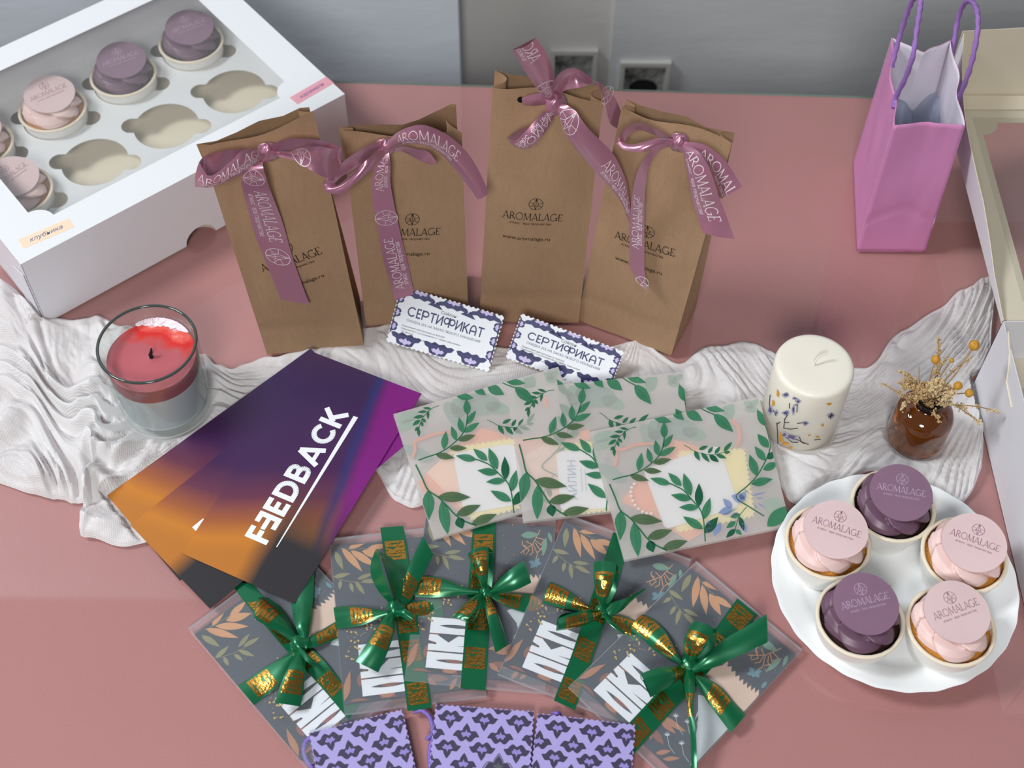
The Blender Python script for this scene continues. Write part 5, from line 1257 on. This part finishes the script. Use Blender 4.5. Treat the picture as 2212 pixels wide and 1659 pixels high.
pack(PF[4], 'green ribboned card pack on the far right with a broad flat ribbon end', 'g5', [
    ('ribbon_band', [(1256, 488, P0), (1160, 620, P0), (1060, 760, .001), (960, 870, .003), (850, 990, .002), (720, 1120, P0), (610, 1240, P0), (440, 1420, P0)], [(1394, 602, P0), (1280, 740, P0), (1170, 880, .001), (1060, 990, .003), (950, 1120, .002), (840, 1230, P0), (720, 1360, P0), (540, 1565, P0)], ([.004, .031, .064, .0975, .128], True, True), 0),
    ('ribbon_band', [(608, 598, P0), (690, 640, .002), (770, 730, .006), (830, 840, .008), (880, 940, .008)], [(513, 702, P0), (600, 770, .002), (690, 850, .004), (780, 900, .006), (860, 945, .008)], ([.000, .024], False, True), .004),
    ('ribbon_band', [(960, 1010, .007), (1060, 1045, .006), (1150, 1110, .004), (1230, 1205, .002), (1317, 1290, P0)], [(965, 1060, .007), (1010, 1140, .005), (1060, 1220, .003), (1130, 1310, .001), (1210, 1417, P0)], ([.014], False, True), .003),
    ('bow_loop', [(895, 920, .007), (882, 830, .020), (900, 740, .028), (948, 648, .028)], [(955, 925, .007), (1010, 860, .024), (1065, 780, .032), (1090, 695, .032)], ([.008], True, True), .003),
    ('bow_loop', [(948, 648, .028), (1030, 670, .014), (1020, 790, .008), (940, 920, .006)], [(1090, 695, .032), (1115, 715, .020), (1085, 850, .012), (965, 930, .006)], None, 0),
    ('ribbon_tail', [(945, 960, .007), (1030, 880, .016), (1150, 780, .020), (1310, 685, .024), (1456, 596, .028)], [(950, 1003, .006), (1080, 970, .012), (1200, 915, .016), (1340, 850, .020), (1464, 792, .022)], None, .002),
    ('bow_loop', [(880, 950, .007), (790, 955, .018), (690, 970, .024), (583, 1010, .024)], [(862, 1040, .006), (800, 1090, .014), (730, 1130, .018), (655, 1172, .018)], ([.024], True, True), .004),
    ('bow_loop', [(583, 1010, .024), (600, 1050, .012), (700, 1030, .006), (870, 980, .005)], [(655, 1172, .018), (690, 1130, .008), (780, 1060, .004), (880, 1020, .005)], None, 0),
    ('ribbon_tail', [(880, 990, .007), (892, 1100, .014), (912, 1240, .016), (930, 1400, .012), (938, 1560, .006), (936, 1700, .003)], [(960, 1000, .008), (962, 1110, .016), (950, 1240, .020), (968, 1400, .018), (975, 1560, .012), (972, 1700, .010)], ([.040], True, True), .002)], (920, 935, 58))
# ------------------------------------------------------------------ red candle in a glass
R_ = .0405; z0 = .0022
t = thing('jar_candle', 'half burnt red and white candle in a clear glass tumbler on the gauze', 'candle', (JAR.x, JAR.y, z0))
c = (JAR.x, JAR.y, z0)
g = MB(); Hj = .084
g.lathe([(.0004, 0), (R_-.006, 0), (R_-.0055, .0004), (R_-.0035, .003), (R_-.003, .010), (R_-.0006, .05), (R_, Hj-.001), (R_-.0008, Hj), (R_-.0022, Hj), (R_-.0026, Hj-.001), (R_-.0034, .05), (R_-.0056, .012), (R_-.009, .0085), (.0004, .008)], 96, 0, c)
g.build('tumbler', 'thin_glass', t)
rg = MB(); rg.lathe([(R_-.0012+.0013*math.cos(a), Hj+.0011*math.sin(a)) for a in [k*PI/6 for k in range(13)]], 96, 0, c); rg.build('rim', 'rim_glass' if 'rim_glass' in M else 'thin_glass', t)
wob = lambda a, z: .012*math.sin(9*a)*math.sin(4*a+1)
w = MB(); zt = .068
ri = lambda z: R_-.0042-(.05-z)*.05 if z < .05 else R_-.0040+(z-.05)*.012
w.lathe([(ri(.052), .052), (ri(.060), .060), (ri(zt)-.0006, zt-.0012), (ri(zt)-.0030, zt-.0004), (.02, zt-.0010), (.004, zt-.0013), (.0004, zt-.0004)], 96, 0, c, None, [1, 1, 0, 0, 0, 0])
o = w.build('red_wax', ['red_wax', 'red_wax_side'], t)
w = MB(); w.lathe([(.0004, .0095), (ri(.011), .0095), (ri(.013), .0125), (ri(.0515), .0518), (.0004, .0518)], 96, 0, c, lambda a, z: 0); w.build('white_wax', 'white_wax_side', t)
fo = MB()
def foam(u, v):
    a = math.radians(42+78*u); n = noise.noise((a*9, v*3, 1)); rr = ri(zt)-.0002-(.0058+.003*n)*v*math.sin(PI*u)**.5
    return Vector((c[0]+rr*math.cos(a), c[1]+rr*math.sin(a), c[2]+zt-.0002+.0042*(1-v)*(math.sin(PI*u)**.4)*(1+.5*noise.noise((a*30, 2, 2)))))
fo.grid(foam, 60, 8, 0); fo.build('wax_foam', 'wax_foam', t)
k = MB(); bp = Vector((c[0]+.0005, c[1]-.0015, c[2]+zt-.0012))
k.tube([bp, bp+Vector((-.0006, .0008, .003)), bp+Vector((.0008, .001, .0065)), bp+Vector((.0012, .003, .0092))], [.0017, .0016, .0013, .0006], 8); k.build('wick', 'char', t)

# ------------------------------------------------------------------ pillar candle with pressed flowers
t = thing('pillar_candle', 'ivory pillar candle with pressed flowers set in its side', 'candle', (PIL.x, PIL.y, z0))
c = Vector((PIL.x, PIL.y, z0)); RP, HP = .0322, .0785
b = MB(); b.lathe([(.0004, 0), (RP-.001, 0), (RP, .001), (RP, HP-.004), (RP-.0008, HP-.0016), (RP-.0026, HP-.0004), (RP-.005, HP), (.012, HP-.0005), (.0004, HP-.0008)], 96, 0, c)
def side(view, x, y, h=.00025):
    """point on the candle's side seen at a pixel"""
    d = ray(*px(view, x, y)); o_ = CPOS-c; A = d.x**2+d.y**2; B = 2*(o_.x*d.x+o_.y*d.y); C = o_.x**2+o_.y**2-(RP+h)**2
    q = B*B-4*A*C
    if q < 0: q = 0
    p = o_+d*((-B-math.sqrt(q))/(2*A)); p.z = min(max(p.z, .001), HP-.008); k = (RP+h)/math.hypot(p.x, p.y); return c+Vector((p.x*k, p.y*k, p.z))
def blot(x, y, rx, ry, m, a=0, h=.0002):
    b.poly([(x+rx*(1+.25*math.sin(3*q+x))*math.cos(q+a), y+ry*(1+.25*math.cos(2*q+y))*math.sin(q+a)) for q in [i*PI/8 for i in range(16)]], lambda X, Y: side('z7', X, Y, h), m)
def twig(pts, r=.00035, m=1): b.tube([side('z7', x, y, .0003) for x, y in pts], r, 5, m)
for x, y, rx, ry in ((300, 900, 18, 14), (365, 920, 18, 10), (380, 945, 14, 10), (350, 1000, 8, 30), (300, 1020, 20, 12), (195, 1000, 14, 26), (600, 1040, 20, 12), (430, 1090, 16, 10), (335, 1180, 34, 14), (290, 1165, 16, 14), (235, 1020, 10, 14)): blot(x, y, rx*1.35, ry*1.35, 5); blot(x, y, rx*.75, ry*.7, 3 if (x+y) % 2 else 2, .3, .0003)
for x, y, rx, ry in ((246, 890, 9, 22), (215, 955, 9, 24), (265, 1172, 12, 18), (300, 1225, 22, 12), (270, 1200, 14, 12), (588, 962, 16, 9), (545, 1102, 10, 8), (510, 1180, 12, 6), (455, 1170, 9, 6), (580, 890, 5, 4), (330, 1252, 14, 6)): blot(x, y, rx, ry, 4, 0, .0004)
for pts in ([(243, 1235), (244, 1150), (240, 1085)], [(240, 1095), (262, 1080)], [(285, 1120), (292, 1060), (310, 1035)], [(285, 1122), (330, 1128), (380, 1122)], [(310, 1035), (285, 1015)], [(295, 1085), (320, 1082)], [(372, 1015), (375, 965)], [(360, 965), (380, 970)], [(375, 1090), (420, 1085)], [(324, 955), (322, 990)],
            [(340, 1190), (380, 1200), (425, 1225)], [(390, 1180), (400, 1210), (450, 1230)], [(300, 1180), (340, 1215), (380, 1215)], [(580, 1050), (615, 1030)], [(595, 1060), (605, 1020)], [(490, 1200), (530, 1195)], [(195, 900), (190, 960), (200, 1020)], [(215, 1000), (235, 1040)]): twig(pts)
b.build('wax_body', ['ivory_wax', 'twig_dark', 'petal_blue', 'petal_violet', 'petal_yellow', 'smudge'], t, angle=50)
k = MB(); bp = c+Vector((-.0005, -.0005, HP-.0006)); k.tube(crom([bp, bp+Vector((.0005, .001, .004)), bp+Vector((.004, .0035, .0075)), bp+Vector((.010, .005, .0090))], 5), .00085, 8); k.build('wick', 'wick', t)

# ------------------------------------------------------------------ amber bottle with dried flowers
c = Vector((VAS.x, VAS.y, z0)); t = thing('bottle_vase', 'small brown amber glass bottle holding dried flowers in front of the open box', 'bottle', c)
b = MB(); b.lathe([(r_, z_*1.1) for r_, z_ in [(.0004, .0), (.0205, 0), (.0238, .002), (.0245, .008), (.0245, .027), (.0238, .033), (.0208, .0385), (.0155, .0415), (.0104, .0428), (.0092, .0440), (.0092, .0455)]], 64, 0, c)
b.build('glass_body', 'amber', t, angle=60)
b = MB(); b.lathe([(r_, z_*1.1) for r_, z_ in [(.0092, .0445), (.0112, .0448), (.0116, .0475), (.0110, .0505), (.0092, .0508), (.0078, .0500), (.0078, .038), (.0004, .037)]], 48, 0, c); b.build('neck', 'vase_rim', t, angle=60)
mouth = c+Vector((0, 0, .051)); FN = Vector((-.15, -1, .25)).normalized()
def fl(x, y, d=0.0): return onpl(*px('z7', x, y), mouth+FN*d, FN)
rd = random.Random(11)
def stem_thing(name, label, group, tip, d, bend=.004):
    tp = fl(*tip, d); base = mouth+Vector((rd.uniform(-.003, .003), rd.uniform(-.003, .003), -.004))
    o = thing(name, label, 'dried flower', base, group=group); mid = base.lerp(tp, .5)+Vector((rd.uniform(-bend, bend), rd.uniform(-bend, bend), bend*.8))
    path = crom([base, mid, tp], 8); return o, path, tp
for (x, y, r, d, lab) in ((1550, 572, 38, -.006, 'dried stem with a round golden seed pod, the highest one at the right'), (1295, 665, 32, .004, 'dried stem with a round golden seed pod standing above the middle of the bouquet'), (1400, 672, 17, -.004, 'dried stem with the smallest brown seed pod behind the upright twigs'),
                          (1442, 840, 31, .008, 'dried stem with a golden seed pod, the nearer of the two low ones at right'), (1517, 888, 30, .010, 'dried stem with a golden seed pod, lowest and farthest right')):
    o, path, tp = stem_thing('seed_pod_stem', lab, 'seed pod stems in the amber bottle', (x, y), d)
    s = MB(); s.tube(path, .0005, 6); s.build('stem', 'dry_stem', o)
    rp = r/3.072/2900; ax = (path[-1]-path[-3]).normalized(); s = MB()
    q = ax.to_track_quat('Z', 'Y').to_matrix()
    s.grid(lambda u, v: tp+q @ Vector((rp*math.sin(PI*v)*(1+.05*math.cos(8*2*PI*u))*math.cos(2*PI*u), rp*math.sin(PI*v)*(1+.05*math.cos(8*2*PI*u))*math.sin(2*PI*u), -rp*math.cos(PI*v)*(1.0 if v < .8 else 1+.9*(v-.8)))), 48, 16, 0, closeu=True)
    s.build('seed_pod', 'pod', o, angle=80)
SPR = [((938, 822), .002, 26, .0010, 'thin dried sprig reaching farthest left from the bottle'), ((1032, 735), -.002, 40, .0011, 'dried sprig with tiny florets pointing up and left over the gauze'), ((1185, 712), -.003, 8, .0010, 'bare dried twig between the left sprigs and the golden pod'),
       ((1310, 522), -.005, 46, .0012, 'tallest dried sprig with tiny florets, above the middle pod'), ((1375, 640), -.006, 16, .0010, 'upright dried twigs behind the small brown pod'), ((1545, 640), -.008, 30, .0010, 'dried sprig running up to the right beside the highest pod'),
       ((1085, 800), .006, 90, .0013, 'dense dried flower spike leaning left over the bottle shoulder'), ((1290, 850), .012, 150, .0015, 'dense beige dried flower head in the middle of the bouquet'), ((1370, 905), .014, 130, .0014, 'dense beige dried flower head hanging over the bottle mouth at right'),
       ((1210, 880), .013, 110, .0013, 'dense beige dried flower head hanging over the bottle mouth at left'), ((1725, 1020), .006, 16, .0012, 'thin dried sprig reaching farthest right across the box side'), ((1590, 1085), .010, 26, .0012, 'drooping dried sprig with seed husks right of the bottle'),
       ((1320, 1080), .018, 46, .0013, 'pale dried sprig hanging down over the front of the bottle'), ((1062, 1000), .012, 34, .0013, 'pale dried sprig hanging over the left shoulder of the bottle'), ((1500, 985), .010, 50, .0013, 'dried sprig of beige florets spreading right over the bottle')]
def floret(s, p, r):
    b = len(s.v); R = Matrix.Rotation(rd.uniform(0, 6), 3, Vector((rd.uniform(-1, 1), rd.uniform(-1, 1), rd.uniform(-1, 1))).normalized())
    for q in ((1, 0, 0), (-1, 0, 0), (0, 1, 0), (0, -1, 0), (0, 0, 1.4), (0, 0, -.6)): s.v.append(p+R @ Vector(q)*r*rd.uniform(.6, 1.3))
    for i, j in ((0, 2), (2, 1), (1, 3), (3, 0)): s.f.append((b+i, b+j, b+4)); s.f.append((b+j, b+i, b+5)); s.m += [0, 0]
for k, (tip, d, n, r, lab) in enumerate(SPR):
    o, path, tp = stem_thing('dried_sprig', lab, 'dried sprigs in the amber bottle', tip, d, .007)
    s = MB(); s.tube(path, [.0005]*(len(path)-1)+[.0002], 5)
    F = MB(); L = sum((b_-a_).length for a_, b_ in zip(path, path[1:])); dense = n > 80
    for i in range(n if n > 10 else 0):
        q = rd.uniform(.35 if not dense else .45, 1); ii = min(int(q*(len(path)-1)), len(path)-2); p = path[ii].lerp(path[ii+1], q*(len(path)-1)-ii)
        sp = .0075 if dense else .0055*(1.15-q)
        e = p+Vector((rd.gauss(0, 1), rd.gauss(0, 1), rd.gauss(0, 1))).normalized()*sp*rd.uniform(.2, 1)
        if not dense or i % 4 == 0: s.tube([p, e], .00022, 4)
        for _ in range(2 if not dense else 3): floret(F, e+Vector((rd.gauss(0, .0008), rd.gauss(0, .0008), rd.gauss(0, .0008))), r*rd.uniform(.55, 1))
    s.build('stem', 'dry_stem', o)
    if F.v: F.build('florets', 'dry_floret' if k % 3 else 'dry_floret2', o, smooth=False)

# ------------------------------------------------------------------ pink paper gift bag
zb = .0008
FLb, FRb, BLb = at(1850, 543, zb), at(1998, 545, zb), at(1842, 352, zb); BRb = FRb+(BLb-FLb)
FLt, FRt, BLt, BRt = at(1932, 271, .160), at(2085, 271, .161), at(1927, 81, .169), at(2054, 86, .168)
FRt.x = min(FRt.x, .388); BRt.x = min(BRt.x, .389)
t = thing('pink_gift_bag', 'small pink paper gift bag with purple twisted handles beside the open box', 'gift bag', FLb.lerp(BRb, .5))
def panel(a, b, cc, d, crease=0.0, wob=0.0, sd=0.0):
    nn = (b-a).cross(d-a).normalized()
    def f(u, v):
        p = a.lerp(b, u).lerp(d.lerp(cc, u), v)
        k = 1-abs(2*u-1); p = p+nn*crease*k*(v**1.2)
        if crease: p = p-nn*.0016*math.exp(-((v-.26-.12*k)/.018)**2)
        p = p+nn*min(1, v*3)*(.0022*noise.noise((u*4, v*3, sd))+wob*math.sin(2*PI*u*1.5+sd)*v**3)*math.sin(PI*min(u, 1))
        return p
    return f
b = MB()
pf_, pr_, pb_, pl_ = panel(FLb, FRb, FRt, FLt, -.004, 0, 1), panel(FRb, BRb, BRt, FRt, 0, .003, 2), panel(BRb, BLb, BLt, BRt, -.016, 0, 3), panel(BLb, FLb, FLt, BLt, 0, .003, 4)
for f_ in (pf_, pr_, pb_, pl_): b.grid(f_, 20, 30, 0)
b.grid(lambda u, v: FLb.lerp(FRb, u).lerp(BLb.lerp(BRb, u), v), 1, 1, 0, flip=True)
b.f = b.f; o = b.build('paper_body', ['pink_paper', 'bag_lining'], t, angle=30)
sd_ = o.modifiers.new('paper', 'SOLIDIFY'); sd_.thickness = .0004; sd_.offset = -1; sd_.material_offset = 1; sd_.material_offset_rim = 0
def handle(pts, P, n):
    h = MB(); Pp = crom([onpl(*px('z4b', x, y), P+n*dd, n) for x, y, dd in pts], 10); R = .0021
    fr_ = 0; b0 = len(h.v); seg = 10; up = None; prev = None
    h.tube(Pp, R, 12); cnt = len(Pp)
    for i in range(cnt):                        # rope-like twist
        ctr = Pp[i]
        for k in range(12):
            idx = b0+i*12+k; ang = 2*PI*k/12+i*.55; h.v[idx] = ctr+(h.v[idx]-ctr)*(1+.16*math.cos(2*ang))
    h.build('handle', 'purple_cord', t, angle=80)
nl = (BLb-FLb).cross(FLt-FLb).normalized(); nl = nl if nl.x > 0 else -nl
handle([(1098, 775, .001), (1112, 700, .002), (1180, 560, .003), (1235, 400, .003), (1262, 220, .003), (1283, 80, .003), (1290, 0, .003), (1270, -40, .003), (1235, 0, .003), (1195, 90, .003), (1150, 230, .003), (1110, 370, .002), (1082, 482, .001)], FLt, nl)
nr = (BRb-FRb).cross(FRt-FRb).normalized(); nr = nr if nr.x < 0 else -nr
handle([(1532, 835, .001), (1550, 740, .002), (1610, 590, .003), (1660, 430, .003), (1695, 250, .003), (1700, 120, .003), (1680, 40, .003), (1640, 6, .003), (1595, 40, .003), (1555, 150, .003), (1525, 330, .003), (1500, 480, .002), (1486, 598, .001)], FRt, nr)
ts = MB(); cc = FLb.lerp(BRb, .5)
ts.grid(lambda u, v: FLb.lerp(FRb, .12+.76*u).lerp(BLb.lerp(BRb, .12+.76*u), .1+.8*v)+Vector((.002*noise.noise((u*7, v*5, 3)), 0, .085+.018*noise.noise((u*4, v*4, 8))+.020*abs(2*u-1))), 22, 22, 0)
solo('tissue_sheet', ts, 'tissue', 'crumpled bluish tissue sheet inside the pink gift bag', 'tissue paper', (cc.x, cc.y, .08))

# ------------------------------------------------------------------ lilac patterned packets at the front edge
OG = [(0, 1.10), (.22, .82), (.38, .58), (.45, .34), (.62, .27), (.84, .32), (1.06, .31), (1.22, .16), (1.34, 0), (1.52, -.26), (1.30, -.30), (1.08, -.31), (.94, -.44), (.80, -.62), (.62, -.77), (.46, -.81), (.26, -.73), (.10, -.60), (0, -.55)]
OG = OG+[(-x, y) for x, y in OG[-2:0:-1]]
STAR = [(0, .46), (.10, .20), (.24, .12), (.36, .16), (.52, .08), (.58, -.08), (.42, -.14), (.36, -.32), (.22, -.36), (.12, -.26), (0, -.20)]; STAR = STAR+[(-x, y) for x, y in STAR[-2:0:-1]]
def clip_rect(pts, x0, x1, y0, y1):
    for ax, lo, val in ((0, True, x0), (0, False, x1), (1, True, y0), (1, False, y1)):
        out = []
        for i in range(len(pts)):
            a, b_ = pts[i], pts[(i+1) % len(pts)]; ia = a[ax] >= val if lo else a[ax] <= val; ib = b_[ax] >= val if lo else b_[ax] <= val
            if ia: out.append(a)
            if ia != ib: q = (val-a[ax])/(b_[ax]-a[ax]); out.append((a[0]+(b_[0]-a[0])*q, a[1]+(b_[1]-a[1])*q))
        pts = out
        if len(pts) < 3: return None
    return pts
def packet(tl, tr, label, foil, cordpts=(), ph=0.0, zt=.010):
    A, B = at(*tl, zt), at(*tr, zt); d = (B-A).normalized(); W_ = (B-A).length; H_ = .070
    nrm = Vector((d.y, -d.x, 0))
    O = A+nrm*H_; O.z = .0008+.006; f = frame(O, O+d, Vector((A.x, A.y, zt)))
    H_ = f.inv(Vector((A.x, A.y, zt)))[1]; th_ = .006
    t = thing('patterned_gift_packet', label, 'gift packet', f.O-f.n*th_, f.mw.to_euler(), 'lilac patterned packets')
    WM[t] = f.mw.copy(); WM[t].translation = f.O-f.n*th_
    b = MB(); out = []
    def ed(p, q, n):
        L = math.hypot(q[0]-p[0], q[1]-p[1])
        for i in range(n):
            a = i/n; dd = .0006*math.cos(i*PI); out.append((p[0]+(q[0]-p[0])*a+(q[1]-p[1])/L*dd, p[1]+(q[1]-p[1])*a-(q[0]-p[0])/L*dd))
    ed((0, 0), (W_, 0), 36); ed((W_, 0), (W_, H_), 34); ed((W_, H_), (0, H_), 36); ed((0, H_), (0, 0), 34)
    b.slab(out, lambda x, y, h: f(x, y, h-th_), th_)
    px_, py_ = .0250, .0220; sc = .0122; k = 0
    for r in range(-1, 5):
        for cidx in range(-1, 5):
            for half in (0, 1):
                cx = .0115+ph+cidx*px_+(.5*px_ if half else 0); cy = H_-.0095-r*py_-(.49*py_ if half else 0); s_ = 1 if half else -1
                q = clip_rect([(cx+x*.0064, cy+s_*y*.0073) for x, y in OG], .0004, W_-.0004, .0004, H_-.0004)
                q2 = clip_rect([(cx+x*.0064, cy+s_*y*.0073) for x, y in STAR], .0004, W_-.0004, .0004, H_-.0004)
                isf = foil and half and r == foil[1] and cidx == foil[0]
                if isf:
                    b.quads(stroke([(cx+x*.00683*1.07, cy+y*.00785*1.08) for x, y in OG+[OG[0]]], .0007, 1), lambda x, y: f(x, y, .00012), 3)
                if q: b.poly(q, lambda x, y: f(x, y, .0001), 1)
                if q2: b.poly(q2, lambda x, y: f(x, y, .0002), 3 if isf else 2)
    # waving lines between the rows
    b.build('packet', ['lilac', 'aubergine', 'lilac_mid', 'silver_foil'], t, smooth=False)
    for pts in cordpts:
        cpt = crom([at(*px('pu', x, y), z) for x, y, z in pts], 10); s = MB(); s.tube(cpt, .0016, 10)
        for i in range(len(cpt)):
            for k2 in range(10): j = i*10+k2; s.v[j] = cpt[i]+(s.v[j]-cpt[i])*(1+.2*math.cos(2*(2*PI*k2/10+i*.7)))
        s.build('cord', 'cord_lilac', t, angle=80)
packet((668, 1583), (868, 1533), 'lilac packet with dark ornament print at the left of the front row', (1, 2), [[(95, 318, .006), (58, 345, .004), (46, 400, .003), (62, 460, .003), (100, 510, .003)]], .002)
packet((942, 1522), (1153, 1537), 'lilac packet with dark ornament print in the middle of the front row', (1, 1), [[(720, 165, .004), (770, 158, .006), (815, 195, .008), (835, 260, .008), (830, 330, .006), (818, 400, .004), (815, 460, .004), (820, 510, .004)], [(835, 300, .008), (812, 318, .008), (800, 335, .007)]], .0)
packet((1162, 1541), (1372, 1566), 'lilac packet with dark ornament print at the right of the front row', (1, 2), [[(1570, 178, .004), (1595, 172, .007), (1615, 178, .004)]], .004)
